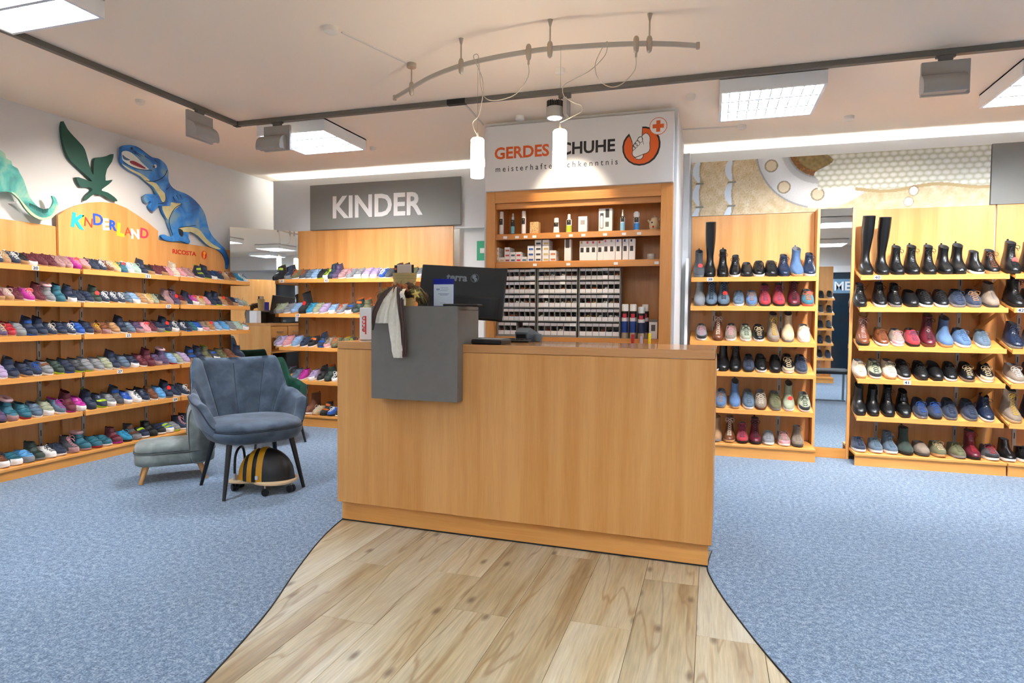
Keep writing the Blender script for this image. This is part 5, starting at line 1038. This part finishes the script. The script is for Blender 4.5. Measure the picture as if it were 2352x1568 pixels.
for u,(x0,x1) in enumerate(((-1.676,-1.350),(-1.336,-1.009),(-.997,-.672))):
    cxx = (x0+x1)/2; w_ = x1-x0
    t = empty('lace_organiser', (cxx,4.905,1.013), label='grey rack of labelled shoelace bins, %s of the three racks'%['leftmost','middle','rightmost'][u], cat='organiser', group='shoelace racks in the cabinet')
    g = B(); g.box(-w_/2,-w_/2+.004,-.004,.13,0,.553).box(w_/2-.004,w_/2,-.004,.13,0,.553).box(-w_/2,w_/2,.126,.13,0,.553)
    for r_ in range(5): g.box(-w_/2,w_/2,-.006,.13,zr[r_*2+1]-1.013-.006,zr[r_*2+1]-1.013-.001)
    g.box(-w_/2,w_/2,-.006,.13,0,.006); g.obj('rack', mat('rack_grey','8D8B87',.5), t)
    for r_ in range(5):
        n = 6 if r_ == 4 else 7; bw = (w_-.010)/n; h = zr[r_*2]-zr[r_*2+1]-.003
        for c in range(n):
            if u == 0 and r_ == 4 and c == 3: continue
            drop = 0
            if (u,r_,c) in ((0,0,0),(0,0,3),(0,0,6),(0,1,6),(0,2,5),(1,0,4),(1,1,4),(1,2,1),(1,4,5),(2,0,4),(2,2,4)): drop = -.016
            a,l = bin_mesh(bw-.0015,h-.004)
            b_ = link('bin', a, t, (-w_/2+.005+bw*(c+.5), .012+drop, zr[r_*2+1]-1.013))
            link('bin_label', l[0], b_); link('bin_label', l[1], b_)
            cc = rg.choice(LC); q = part_copy('lace_bundles', cm[rg.randrange(5)], mat('laces_'+cc,cc,.9), b_); q.location = (0,.02,(h-.004)*.36)
# spray cans and small box on the lower shelf
for k,(x,y,cap,lab) in enumerate(((-.635,4.93,'EFEBE4','leftmost blue and silver spray can beside the lace rack'),(-.572,4.93,'EFEBE4','second blue and silver spray can in the plastic rack'),(-.508,4.915,'D9DCDA','front spray can with silver cap and navy label'),(-.485,4.985,'EFEBE4','rear spray can half hidden behind the silver-capped one'))):
    h = .225 if k != 2 else .205
    t = bottle(x,SH3,h+.04,.0265,([(.95,0),(1,.01),(1,.80),(.85,.83)],[(.98,.80),(.98,.97),(.9,1)],0),('B9A98C',cap),lab,labcol=None,name='spray_can',cat='spray can',y=y,group='spray cans by the lace racks')
    rr = .0274
    for (a,b_,cc,nm) in ((.17,.50,'1F3F86' if k < 2 else '1A2748','label_band'),(.62,.79,'1A1214','label_band'),(.50,.60,'E4DAD6','label_band')):
        B().grid(lambda u,v,a=a,b_=b_:(rr*sin((u-.5)*4),-rr*cos((u-.5)*4),(h+.04)*(a+(b_-a)*v)),10,1).obj(nm, mat('can_'+cc,cc,.4), t, smooth=True)
    rr = .0279; B().grid(lambda u,v:(rr*sin((u-.5)*1.1),-rr*cos((u-.5)*1.1),(h+.04)*(.60+.12*v)),5,1).obj('red_emblem', mat('can_red','C9303A',.4), t, smooth=True)
t = empty('can_rack', (-.604,4.93,SH3), label='clear plastic divider rack around the two blue spray cans', cat='rack')
for x in (-.062,.0,.064): B().box(x-.0015,x+.0015,-.035,.05,0,.21).obj('divider', mat('acrylic_grey','8F9092',.2,alpha=.55), t)
B().box(-.062,.064,-.035,.05,0,.003).obj('rack_base', mat('acrylic_grey','8F9092',.2,alpha=.55), t)
carton(-.418,SH3,.062,.150,.03,'white and grey packet with window label beside the cans',marks=[(.25,.75,.40,.72,'4E4844'),(0.02,.98,.86,1.0,'6E6A62')],group='care cartons in the cabinet')
for x,h,c,lab in ((-.563,.075,'B3161C','dark red clip standing in front of the cabinet shelf'),(-.499,.06,'B9A8B4','pale grey clip standing in front of the cabinet shelf'),(-.437,.085,'F2D21C','yellow clip with black dot in front of the cabinet shelf')):
    t = empty('holder_clip', (x,4.845,1.032-.08), label=lab, cat='clip', group='plastic clips on the cabinet shelf edge')
    B().box(-.010,.010,-.008,.012,0,h+.02,.003).box(-.010,.010,.012,.035,h+.008,h+.02,.002).obj('clip_body', mat('clip_'+c,c,.35), t)
    B().ell((0,-.009,h*.45),(.002,.001,.002),6,4).obj('clip_dot', M_blackm, t)
# ---------------------------------------------------------------- armchairs, stool, ride-on toy
def leg(par, p0, p1, r0, r1, m, name='leg'):
    return B().tube([Vector(p0),Vector(p1)], r0, 12, r1).obj(name, m, par, smooth=True)
def armchair(loc, rz, mv, label, wide=1.0, cat='armchair', seams=True):
    """front towards -y, shell swept from arm to arm"""
    t = empty('armchair', loc, (0,0,rz), label=label, cat=cat)
    sm = lambda x,a,b: max(0,min(1,(x-a)/(b-a)))**2*(3-2*max(0,min(1,(x-a)/(b-a))))
    A0 = 122
    def top(a):                     # height of the rim at angle a (degrees from the back)
        b_ = abs(a); h = .872-.012*cos(radians(a*2.2)); h += (.645-h)*sm(b_,38,64); h += (.60-.645)*sm(b_,70,98); h += (.445-.60)*sm(b_,98,A0); return h
    zb = .36
    def shell(a, v, inner):         # v 0 bottom .. 1 rim
        b_ = abs(a); z = zb+(top(a)-zb)*v; k = (z-zb)/.52
        ra = radians(a)
        rx = .265+.135*k**.8; ry = .235+.16*k**.9
        if b_ > 55: ry *= 1.0
        e = .80
        sx = abs(sin(ra))**e*(1 if a >= 0 else -1); cy = abs(cos(ra))**e*(1 if cos(ra) >= 0 else -1)
        x = rx*sx; y = ry*cy
        if cy < 0: y = .235*cy*1.12+(.06*cy)*(k*.4)
        th = .038+.030*sm(b_,50,75)
        n = Vector((sx,cy,0)).normalized(); off = th/2*(-1 if inner else 1)
        if v > .9: off *= sqrt(max(0,1-((v-.9)/.1)**2))*.9+.1
        if not inner and v < .25: off -= (.25-v)*.30
        if inner and seams and b_ < 62 and v > .05:
            ph = a/62*3.0+.0; f = ph-round(ph-.5)-.5
            off += .018*math.exp(-((abs(f)-.0)/.075)**2)*1 if False else 0
            s_ = a/62*3.0*(1-.28*v); off += .014*math.exp(-(abs(s_-round(s_))/.10)**2)
        return (x+n.x*off, y+n.y*off, z)
    g = B(); NA = 168; NV = 22
    vals = [j/NV for j in range(NV+1)]
    R = []
    for i in range(NA+1):
        a = -A0+2*A0*i/NA
        R.append([shell(a,v,False) for v in vals]+[shell(a,v,True) for v in vals[::-1]])
    g.rings(R); g.obj('shell', mv, t, smooth=True, ang=180)
    if seams:
        for k in range(-3,4):
            pts = []
            for j in range(15):
                v = .10+.82*j/14; a = k/3*62/(1-.28*v)
                if abs(a) < 61.5: pts.append(Vector(shell(a,v,True)))
            if len(pts) > 3: B().tube(pts, .0022, 5).obj('seam', mat('seam_dark','27303C',.9), t)
    pip = mat('piping_'+mv.name, '1E2733' if 'blue' in mv.name or 'grey' in mv.name else '0B2019', .8)
    B().tube([Vector(shell(-A0+2*A0*i/80,.93,False))+Vector((0,0,.004)) for i in range(81)], .0045, 6).obj('piping', pip, t, smooth=True)
    # seat cushion and apron
    def ell(rx,ry,z,cy=-.035,e=.72,n=44): return [(rx*abs(cos(a))**e*(1 if cos(a)>=0 else -1), cy+ry*abs(sin(a))**e*(1 if sin(a)>=0 else -1), z) for a in [2*pi*k/n for k in range(n)]]
    B().rings([ell(.10,.09,.478),ell(.22,.20,.480),ell(.275,.262,.468),ell(.292,.282,.450),ell(.295,.286,.43),ell(.285,.276,.42)][::-1]).obj('seat_cushion', mv, t, smooth=True, ang=180)
    B().rings([ell(.235,.22,.335),ell(.275,.262,.352),ell(.298,.290,.39),ell(.300,.292,.425),ell(.29,.28,.428)]).obj('seat_apron', mv, t, smooth=True, ang=180)
    B().tube([(x,y,z) for x,y,z in ell(.298,.290,.424)[22:44]+[ell(.298,.290,.424)[0]]], .0045, 6).obj('piping', pip, t, smooth=True)
    lm = mat('leg_black','15171A',.35)
    for sx in (-1,1):
        leg(t,(sx*.20,-.19,.345),(sx*.258,-.258,0),.019,.011,lm); leg(t,(sx*.20,.14,.345),(sx*.262,.232,0),.019,.011,lm)
    return t
def velvet(name, a, b_, c):
    m = mat(name, b_, .8, sheen=0 if 'green' in name else .25, spec=.2); nt = m.node_tree; N = nt.nodes.new
    tc = N('ShaderNodeTexCoord'); n = N('ShaderNodeTexNoise'); n.inputs['Scale'].default_value = 9; n.inputs['Detail'].default_value = 5; n.inputs['Distortion'].default_value = .4
    r = N('ShaderNodeValToRGB'); e = r.color_ramp.elements; e[0].position = .3; e[0].color = lin(a); e[1].position = .72; e[1].color = lin(c); x = e.new(.5); x.color = lin(b_)
    nt.links.new(tc.outputs['Object'], n.inputs['Vector']); nt.links.new(n.outputs[0], r.inputs[0]); nt.links.new(r.outputs[0], nt.nodes['Principled BSDF'].inputs['Base Color'])
    return m
VB = velvet('velvet_blue_grey','333D4A','465361','5B6878'); VG = velvet('velvet_green','08241B','0D3326','144232'); VS = velvet('velvet_stone','6A6F6A','828781','9BA09A')
armchair((-2.978,3.538,0), radians(58.5), VB, 'blue-grey velvet armchair with ribbed back and black legs')
gc = armchair((-3.85,4.82,0), radians(62), VG, 'dark green velvet armchair behind the blue-grey armchair', seams=False); gc.scale = (.9,.9,.87)
# small chaise-like stool
st = empty('kids_chair', (-3.655,3.555,0), (0,0,radians(-43+0)), label='small stone-grey velvet kids chair with wooden legs beside the blue armchair', cat='chair')
# local: -y is the front of the seat (towards the shelf), width along x
def rr(w_,l,z,cy=0,n=40,e=.45): return [(w_*abs(cos(a))**e*(1 if cos(a)>=0 else -1), cy+l*abs(sin(a))**e*(1 if sin(a)>=0 else -1), z) for a in [2*pi*k/n for k in range(n)]]
B().rings([rr(.155,.235,.118),rr(.168,.250,.128),rr(.172,.255,.16),rr(.172,.255,.205),rr(.16,.243,.212)]).obj('seat_base', VS, st, smooth=True, ang=180)
B().rings([rr(.165,.245,.210),rr(.170,.252,.222),rr(.168,.250,.245),rr(.150,.225,.268),rr(.09,.14,.280),rr(.02,.04,.283)]).obj('seat_cushion', VS, st, smooth=True, ang=180)
B().tube([(x,y,z) for x,y,z in rr(.173,.256,.209)]+[rr(.173,.256,.209)[0]], .004, 6).obj('piping', mat('piping_stone','555B58',.8), st, smooth=True)
g = B(); pr = catmull([(.10,.13),(.085,.24),(.080,.36),(.085,.46),(.11,.515),(.15,.53),(.185,.505),(.20,.42),(.215,.30),(.215,.18),(.19,.13)],3)
Rr = []
for k in range(9):
    f = -1+2*k/8; s_ = 1 if abs(f) < .8 else .93
    cyp = sum(p[0] for p in pr)/len(pr); czp = sum(p[1] for p in pr)/len(pr)
    Rr.append([(f*.172, cyp+(p[0]-cyp)*s_+.0, czp+(p[1]-czp)*s_) for p in pr])
g.rings(Rr); g.obj('backrest', VS, st, smooth=True, ang=180)
for sx in (-1,1): B().tube([(sx*.168,p[0],p[1]) for p in pr+[pr[0]]], .004, 6).obj('piping', mat('piping_stone','555B58',.8), st, smooth=True)
lo = mat('leg_oak','C08A50',.5)
for sx in (-1,1):
    leg(st,(sx*.115,-.175,.125),(sx*.14,-.215,0),.018,.013,lo); leg(st,(sx*.115,.145,.125),(sx*.14,.19,0),.018,.013,lo)
# bee ride-on
be = empty('ride_on_bee', (-2.83,3.485,0), (0,0,radians(17)), label='black and yellow striped bee ride-on toy with wooden base under the armchair', cat='toy')
pl = catmull([(-.215,-.02),(-.20,-.085),(-.13,-.095),(-.06,-.085),(.0,-.125),(.09,-.145),(.18,-.11),(.215,.0),(.18,.11),(.09,.145),(.0,.125),(-.06,.085),(-.13,.095),(-.20,.085),(-.215,.02)],4)
def off(P,d): return [(x*(1+d),y*(1+d)) for x,y in P]
B().rings([[(x,y,.062) for x,y in off(pl,-.04)],[(x,y,.066) for x,y in pl],[(x,y,.078) for x,y in pl],[(x,y,.083) for x,y in off(pl,-.04)]]).obj('wooden_base', mat('plywood','D9B98E',.45), be, smooth=True)
M_bk = mat('bee_black','17191B',.42); M_yl = mat('bee_yellow','D9980F',.5)
def dome(x0,x1,k,m,nm):
    g = B(); R = []; n = 22
    N = 16
    for i in range(N+1):
        x = x0+(x1-x0)*i/N; q = (x-.015)/.188; r = sqrt(max(0,1-q*q)); hy = .118*r*k; hz = (.205*r*k)*(1.0 if q > -.2 else 1)
        R.append([(x,-hy*cos(a*pi/n),.080+hz*sin(a*pi/n)**.9) for a in range(n+1)])
    g.rings(R, close=True); g.obj(nm, m, be, smooth=True, ang=60)
dome(-.172,.202,1.0,M_bk,'body')
for a,b_ in ((-.152,-.108),(-.078,-.042),(-.012,.028)): dome(a,b_,1.025,M_yl,'yellow_stripe')
hp = catmull([(-.165,-.075,.078),(-.165,-.078,.16),(-.165,-.068,.235),(-.162,-.04,.275),(-.16,0,.288),(-.162,.04,.275),(-.165,.068,.235),(-.165,.078,.16),(-.165,.075,.078)],4,False)
B().tube(hp, .0085, 10).obj('handle', M_black, be, smooth=True)
for sy in (-1,1): B().tube([(-.165,sy*.0765,.08),(-.165,sy*.079,.128)], .0100, 10).obj('handle_sleeve', mat('aluminium','C9C7C3',.3,metal=.8), be, smooth=True)
B().box(-.012,.008,-.130,-.121,.10,.125,.002).obj('fabric_label', mat('label_grey','B9BAC2',.7), be)
for x,y in ((.06,-.165),(.195,-.055),(.06,.13),(-.185,-.04),(-.185,.05)):
    c = empty_part = B().tube([(0,-.019,.0),(0,-.003,.0)], .024, 16).tube([(0,.003,.0),(0,.019,.0)], .024, 16).obj('castor', M_black, be, smooth=True, loc=(x,y*.85,.0245), rot=(0,0,rg.uniform(-1,1)))
    B().tube([(0,0,0),(0,0,.04)], .006, 8).obj('castor_stem', M_metal, c)

# ---------------------------------------------------------------- ceiling track with wall-washers
tk = empty('ceiling_track', (-3.71,4.27,2.70), label='bronze lighting track running along the ceiling in an L shape', cat='lighting track')
B().box(-.02,.02,-6.5,-.02,0,.034,.002).box(-.006,.006,-6.5,-.02,-.001,.001).obj('track_rail', M_track, tk)
B().box(.02,7.6,-.02,.02,0,.034,.002).obj('track_rail', M_track, tk)
B().box(-.022,.022,-.022,.022,-.002,.035).obj('track_joint', M_blackm, tk); B().box(1.86,2.0,-.0215,.0215,-.0015,.0345).obj('track_joint', M_blackm, tk)
def washer(loc, rz, label, w_=.245, open_=False):
    t = empty('wall_washer', loc, (0,0,rz), label=label, cat='spotlight', group='grey track wall-washers')
    B().box(-.035,.035,-.016,.016,-.03,.0,.003).box(-.05,.05,-.012,.012,-.012,.002,.002).obj('track_adapter', mat('adapter_grey','5E5B57',.5), t)
    B().box(-w_/2,w_/2,-.012,.012,-.225,-.03,.002).obj('gear_box', M_fix, t)
    g = B(); pr = catmull([(.012,-.115),(.05,-.120),(.085,-.150),(.098,-.195),(.092,-.228),(.06,-.222),(.012,-.215)],3)
    g.rings([[(x,p[0],p[1]) for p in pr] for x in (-w_/2+.03,w_/2+.008)]); g.obj('reflector_housing', M_fix, t, smooth=True, ang=30)
    g = B()
    for k in range(4): g.box(-w_/2+.035,w_/2+.003,.035+k*.009,.040+k*.009,-.122-k*.006,-.114-k*.006)
    g.obj('vents', mat('vent_dark','4A4744',.5), t)
    B().box(-w_/2+.03,w_/2-.01,-.016,-.0125,-.20,-.14).obj('lamp_glass', mat('washer_glow','FFF0DC',.5,emit=3), t)
    return t
# reflector side (+y local) faces the wall that is lit
washer((-3.69,3.853,2.70), -R90, 'grey wall-washer on the left track arm aimed at the dinosaur wall')
washer((-3.32,4.27,2.70), pi, 'grey wall-washer beside the track corner in front of the left ceiling lamp')
washer((1.262,4.27,2.70), pi, 'large grey wall-washer on the right part of the track')
area('washer_light', (-3.80,3.95,2.46), .22, WASH_E*.42, rot=(0,radians(42),0), col=(1,.93,.84), sy=.05, spread=radians(105))
area('washer_light', (-3.32,4.38,2.46), .22, WASH_E*.45, rot=(radians(40),0,0), col=(1,.93,.84), sy=.05, spread=radians(105))
area('washer_light', (1.27,4.38,2.46), .22, WASH_E*1.0, rot=(radians(40),0,0), col=(1,.95,.88), sy=.05, spread=radians(105))
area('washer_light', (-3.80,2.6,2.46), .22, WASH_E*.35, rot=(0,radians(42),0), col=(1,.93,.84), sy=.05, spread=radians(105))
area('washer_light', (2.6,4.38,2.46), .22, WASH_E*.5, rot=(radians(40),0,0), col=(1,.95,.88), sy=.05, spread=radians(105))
sp_ = empty('spotlight', (-.99,4.27,2.70), label='round ribbed grey spotlight on the track in front of the shop name board', cat='spotlight')
B().box(-.035,.05,-.015,.015,-.03,.002,.003).obj('track_adapter', mat('adapter_grey','5E5B57',.5), sp_)
B().box(.0,.028,-.03,.09,-.145,-.03,.002).obj('gear_box', M_fix, sp_)
g = B()
for k in range(22): a = k*2*pi/22; g.T = Matrix.Translation((-.062,.0,0)) @ Matrix.Rotation(a,4,'Z'); g.box(.018,.056,-.0016,.0016,-.09,-.045)
g.T = None; g.lathe([(.02,-.10),(.02,-.045)],12,c=(-.062,0,0)); g.obj('heat_sink', mat('sink_dark','3C3936',.5), sp_)
B().lathe([(.056,-.088),(.058,-.092),(.058,-.155),(.052,-.158)],28,c=(-.062,0,0)).obj('barrel', M_fix, sp_, smooth=True)
B().lathe([(.001,0),(.048,0),(.048,.002),(.001,.002)],24,c=(-.062,0,-.1605)).obj('lens', mat('lens_glow','F4EEFF',.5,emit=14), sp_)
spot('spot_light', (-1.05,4.30,2.53), (-1.05,4.92,1.95), 34, 62, (1,.86,.66), .6, .03)
# ---------------------------------------------------------------- curved low-voltage rail with two glass pendants
cr = empty('curved_light_rail', (-.95,3.3,2.585), label='curved brushed metal light rail under the ceiling with pendant lamps', cat='light rail')
CP = [(-1.985,3.716),(-1.82,3.60),(-1.60,3.45),(-1.369,3.345),(-1.16,3.295),(-.953,3.272),(-.836,3.270),(-.69,3.285),(-.545,3.305),(-.395,3.335),(-.33,3.352),(-.21,3.395),(-.092,3.449)]
C3 = [(x+.95,y-3.3) for x,y in catmull(CP,4,False)]
g = B(); R = []
for i,(x,y) in enumerate(C3):
    d = Vector((C3[min(i+1,len(C3)-1)][0]-C3[max(i-1,0)][0],C3[min(i+1,len(C3)-1)][1]-C3[max(i-1,0)][1],0)).normalized(); n = Vector((-d.y,d.x,0))
    R.append([(x+n.x*a,y+n.y*a,b_) for a,b_ in ((-.005,-.012),(.005,-.012),(.005,.012),(-.005,.012))])
g.rings(R); g.obj('rail', mat('rail_metal','B9B3A8',.4,metal=.3), cr)
for i in (0,-1):
    x,y = C3[i]; B().box(x-.010,x+.010,y-.010,y+.010,-.017,.017,.003).obj('end_cap', M_metal, cr)
def capsule(par, x, y, nm='clamp', feed=False):
    q = B().lathe([(.004,-.048),(.012,-.04),(.0145,-.025),(.0155,0),(.0145,.025),(.010,.036),(.004,.04)],16).obj(nm, M_metal, par, smooth=True, loc=(x+.95,y-3.3,0))
    return q
for x,y in ((-1.80,3.588),(-1.37,3.345),(-.836,3.270),(-.33,3.352)):
    q = capsule(cr,x,y,'rail_mount')
    B().tube([(0,0,.035),(0,0,.125)], .0045, 8).obj('rod', M_metal, q)
    if x < -1.5: B().lathe([(.028,.124),(.030,.128),(.030,.149),(.02,.1495)],20).obj('ceiling_rose', M_metal, q, smooth=True)
    else: B().lathe([(.005,.115),(.014,.149)],14).obj('ceiling_cup', M_metal, q, smooth=True)
for x,y in ((-.953,3.272),(-.395,3.335)): 
    q = capsule(cr,x,y,'feed_connector'); B().tube([(0,0,-.045),(0,0,-.068)], .006, 8).obj('plug', M_metal, q)
M_pg = mat('pendant_glass','FFF1DF',.4,emit=PEND_E); M_wire = mat('wire_pale','C9BBA4',.5); M_st = mat('wire_steel','8A8078',.4,metal=.5)
def pendant(x, y, z0, z1, label, loops):
    t = empty('pendant_lamp', (x,y,z0), label=label, cat='pendant lamp', group='two white glass pendant lamps')
    h = z1-z0
    B().lathe([(.034,0),(.0365,.004),(.0365,h-.012),(.030,h-.003),(.006,h)],24).obj('glass_shade', M_pg, t, smooth=True)
    B().lathe([(.008,h-.002),(.009,h+.006),(.006,h+.012),(.003,h+.03)],12).obj('cap', M_metal, t, smooth=True)
    for a in (-.8,2.2): B().ell((.037*cos(a-pi/2),.037*sin(a-pi/2),h*.88),(.004,.004,.004),8,5).obj('screw', M_metal, t)
    B().tube([(0,0,h+.02),(0,0,2.585-z0)], .0008, 4).obj('suspension_wire', M_st, t)
    B().tube(catmull([(a-x,b_-y,c-z0) for a,b_,c in loops],5,False), .0022, 6).obj('flex_cable', M_wire, t, smooth=True)
    return t
pendant(-1.237,3.263,1.935,2.150,'left white glass pendant lamp on the curved rail',[(-.953,3.272,2.518),(-.955,3.27,2.45),(-1.02,3.27,2.37),(-1.12,3.27,2.345),(-1.19,3.27,2.36),(-1.22,3.27,2.42),(-1.23,3.268,2.52),(-1.235,3.262,2.592),(-1.255,3.262,2.60),(-1.26,3.262,2.58),(-1.215,3.262,2.48),(-1.205,3.262,2.42),(-1.21,3.262,2.36),(-1.225,3.262,2.29),(-1.238,3.262,2.26),(-1.265,3.262,2.235),(-1.258,3.262,2.20),(-1.238,3.263,2.165)])
pendant(-.775,3.262,1.942,2.158,'right white glass pendant lamp in front of the name board',[(-.395,3.335,2.518),(-.40,3.33,2.45),(-.46,3.32,2.385),(-.52,3.31,2.37),(-.58,3.30,2.41),(-.60,3.295,2.48),(-.575,3.30,2.55),(-.545,3.303,2.598),(-.538,3.303,2.59),(-.55,3.3,2.53),(-.62,3.29,2.46),(-.70,3.28,2.42),(-.76,3.27,2.385),(-.755,3.265,2.33),(-.70,3.264,2.29),(-.665,3.264,2.275),(-.66,3.264,2.245),(-.70,3.264,2.225),(-.775,3.262,2.195)])
# smoke detectors, plugs and cable channels on the ceiling
for k,(x,y,r,lab) in enumerate(((-1.999,3.02,.038,'white junction rose on the ceiling at the cable start'),(-1.452,4.758,.036,'white ceiling detector left of the name board'),(-.164,4.635,.030,'white ceiling detector right of the name board'),(.209,5.474,.034,'white ceiling detector at the end of the thin duct'),(.983,5.452,.036,'white ceiling detector above the leather photo'),(-4.023,3.639,.032,'white ceiling detector above the blue dinosaur'),(-3.028,5.254,.030,'white ceiling detector right of the left lamp'),(-.94,3.924,.032,'white ceiling detector between rail and track'))):
    t = empty('ceiling_detector', (x,y,ZC), label=lab, cat='detector', group='small white ceiling detectors')
    B().lathe([(r*.75,-.032),(r,-.026),(r,-.004),(r*1.05,0)],22).obj('detector_body', mat('detector_white','E9E0D2',.6), t, smooth=True)
def duct(pts, label, r=.006):
    g = B()
    for a,b_ in zip(pts,pts[1:]):
        a,b_ = Vector(a),Vector(b_); d = (b_-a).normalized(); n = d.cross(Vector((0,0,1))).normalized()
        R = [[p+n*s1*r+Vector((0,0,s2)) for s1,s2 in ((-1,-.008),(1,-.008),(1,0),(-1,0))] for p in (a,b_)]
        g.rings(R)
    g.obj('cable_duct', mat('duct_white','DDD3C6',.6), None, label=label, cat='cable duct')
duct([(-1.97,3.08,ZC),(-1.82,3.56,ZC)],'thin white cable duct from the ceiling rose to the curved rail')
duct([(-1.75,4.30,ZC),(-1.80,4.88,ZC)],'thin cable duct running from the track towards the pillar corner')
duct([(-.255,5.45,ZC),(.18,5.474,ZC)],'thin grey cable duct beside the pillar under the ceiling')
# ---------------------------------------------------------------- behind the camera, seen in the mirrors
hr = empty('handbag_rack', (3.2,-1.1,0), (0,0,radians(40)), label='rack of handbags seen in the corner mirror', cat='rack')
B().box(-.6,.6,.25,.27,0,2.05).obj('back_panel', M_beV, hr); B().tube([(-.58,.0,1.78),(.58,.0,1.78)], .012, 8).obj('rail', M_metal, hr); 
for x in (-.58,.58): B().tube([(x,0,1.78),(x,.25,1.78)], .012, 8).obj('rail_arm', M_metal, hr)
B().box(-.6,.6,-.15,.25,.62,.64).obj('shelf', M_beX, hr)
for x in (-.57,.57): B().box(x-.02,x+.02,-.12,.24,0,.62).obj('side_panel', M_beV, hr)
def handbag(p, c, s, label):
    t = empty('handbag', p, (0,0,radians(40)), label=label, cat='handbag', group='handbags seen in the corner mirror')
    m = mat('bag_'+c,c,.45,noise=.1,nscale=30)
    g = B(); R = []
    for z,k,d in ((0,.92,.07),(.04,1,.085),(.20,.94,.07),(.27,.86,.035),(.28,.84,.02)): R.append([(s*.115*k*a,s*d*b_,s*z) for a,b_ in ((-1,-.8),(-.9,-1),(.9,-1),(1,-.8),(1,.8),(.9,1),(-.9,1),(-1,.8))])
    g.rings(R); g.obj('bag_body', m, t, smooth=True)
    B().tube(catmull([(-.09*s,0,.27*s),(-.08*s,0,.40*s),(0,0,.47*s),(.08*s,0,.40*s),(.09*s,0,.27*s)],4,False), .006, 6).obj('handle', m, t, smooth=True)
M4 = Matrix.Rotation(radians(40),4,'Z')
for k,(dx,dy,z,c,s,lab) in enumerate(((-.45,0,1.30,'3A2A26',1.0,'dark brown handbag'),(-.2,0,1.28,'6E6A66',1.0,'grey handbag'),(.02,0,1.31,'1E1C1E',1.0,'black handbag on the rail'),(.25,0,1.25,'5A3222',1.1,'chestnut handbag'),(.46,0,1.29,'2C2A2C',1.0,'charcoal handbag'),(-.35,.02,.641,'1A1A1C',1.1,'black handbag on the rack shelf'),(.1,.02,.641,'B5562A',1.3,'orange-tan leather tote on the rack shelf'),(.45,.02,.641,'241E1C',1.0,'black shoulder bag on the rack shelf'))):
    q = M4 @ Vector((dx,dy,0)); handbag((3.2+q.x,-1.1+q.y,z), c, s, lab+', seen in the corner mirror')
t = empty('stool_bench', (1.63,1.80,0), label='black padded bench with steel legs seen in the tall mirror', cat='bench')
B().box(-.26,.26,-.20,.20,.40,.46,.02).obj('seat_pad', mat('bench_black','202326',.4), t, smooth=True)
for sx in (-1,1):
    for sy in (-1,1): B().box(sx*.22-.014,sx*.22+.014,sy*.16-.014,sy*.16+.014,0,.40).obj('leg', mat('bench_steel','7D8D98',.3,metal=.7), t)
B().box(-.22,.22,-.012,.012,.0,.02).obj('foot_bar', mat('bench_steel','7D8D98',.3,metal=.7), t)
un = shelf_unit('beech shoe shelf seen in the tall mirror', (2.16,-1.25,0), pi, .9, [1.55,1.28,1.0,.72,.45], .3, 2.15, .10, rails=(.2,.7))
for i,z in enumerate((1.55,1.28,1.0,.72,.45)):
    P = lib('al', False)
    for j in range(6):
        t = bpy.data.objects.new('shoe', None); COL.objects.link(t); t.location = (2.16-.08-.14*j,-1.25+.30-.018-.133,z-.012+.041); t.rotation_euler = (TH,0,pi)
        tag(t,'low dark shoe, %s of its row, %s shelf seen in the tall mirror'%(ORD[j],ORD[i]),'shoe','shoes seen only in the mirrors')
        c = ['bk','bk','dg','bk','nv','bk'][(i+j)%6]
        for k_,m_ in (('upper',smat(c,'suede')),('sole',smat(['wh','bk','gy'][(i*2+j)%3],'sole')),('lining',smat('dg','lace')),('laces',smat(c,'lace')),('tongue',smat(c,'suede'))): part_copy(k_, P[k_][0], m_, t)
t = empty('potted_plant', (4.3,-1.9,.0), label='tall green potted plant seen in the corner mirror', cat='plant')
B().lathe([(.12,0),(.16,.28),(.15,.30),(.1,.28)],20).obj('pot', mat('pot_grey','77736E',.5), t, smooth=True)
B().tube([(0,0,.25),(.02,.01,1.2)], .012, 6).obj('stem', M_twig, t)
g = B()
for k in range(60):
    a = rg.uniform(0,2*pi); z = rg.uniform(.7,1.75); l = rg.uniform(.12,.26); d = Vector((cos(a),sin(a),rg.uniform(-.2,.6))).normalized(); n = d.cross(Vector((0,0,1))).normalized()*.03
    p = Vector((.01,0,z)); g.add([p,p+d*l*.5+n,p+d*l,p+d*l*.5-n],[(0,1,2,3)])
g.obj('leaves', mat('leaf_plant','2E5A30',.6), t, kind='stuff')
bpy.data.scenes.remove(tsc)
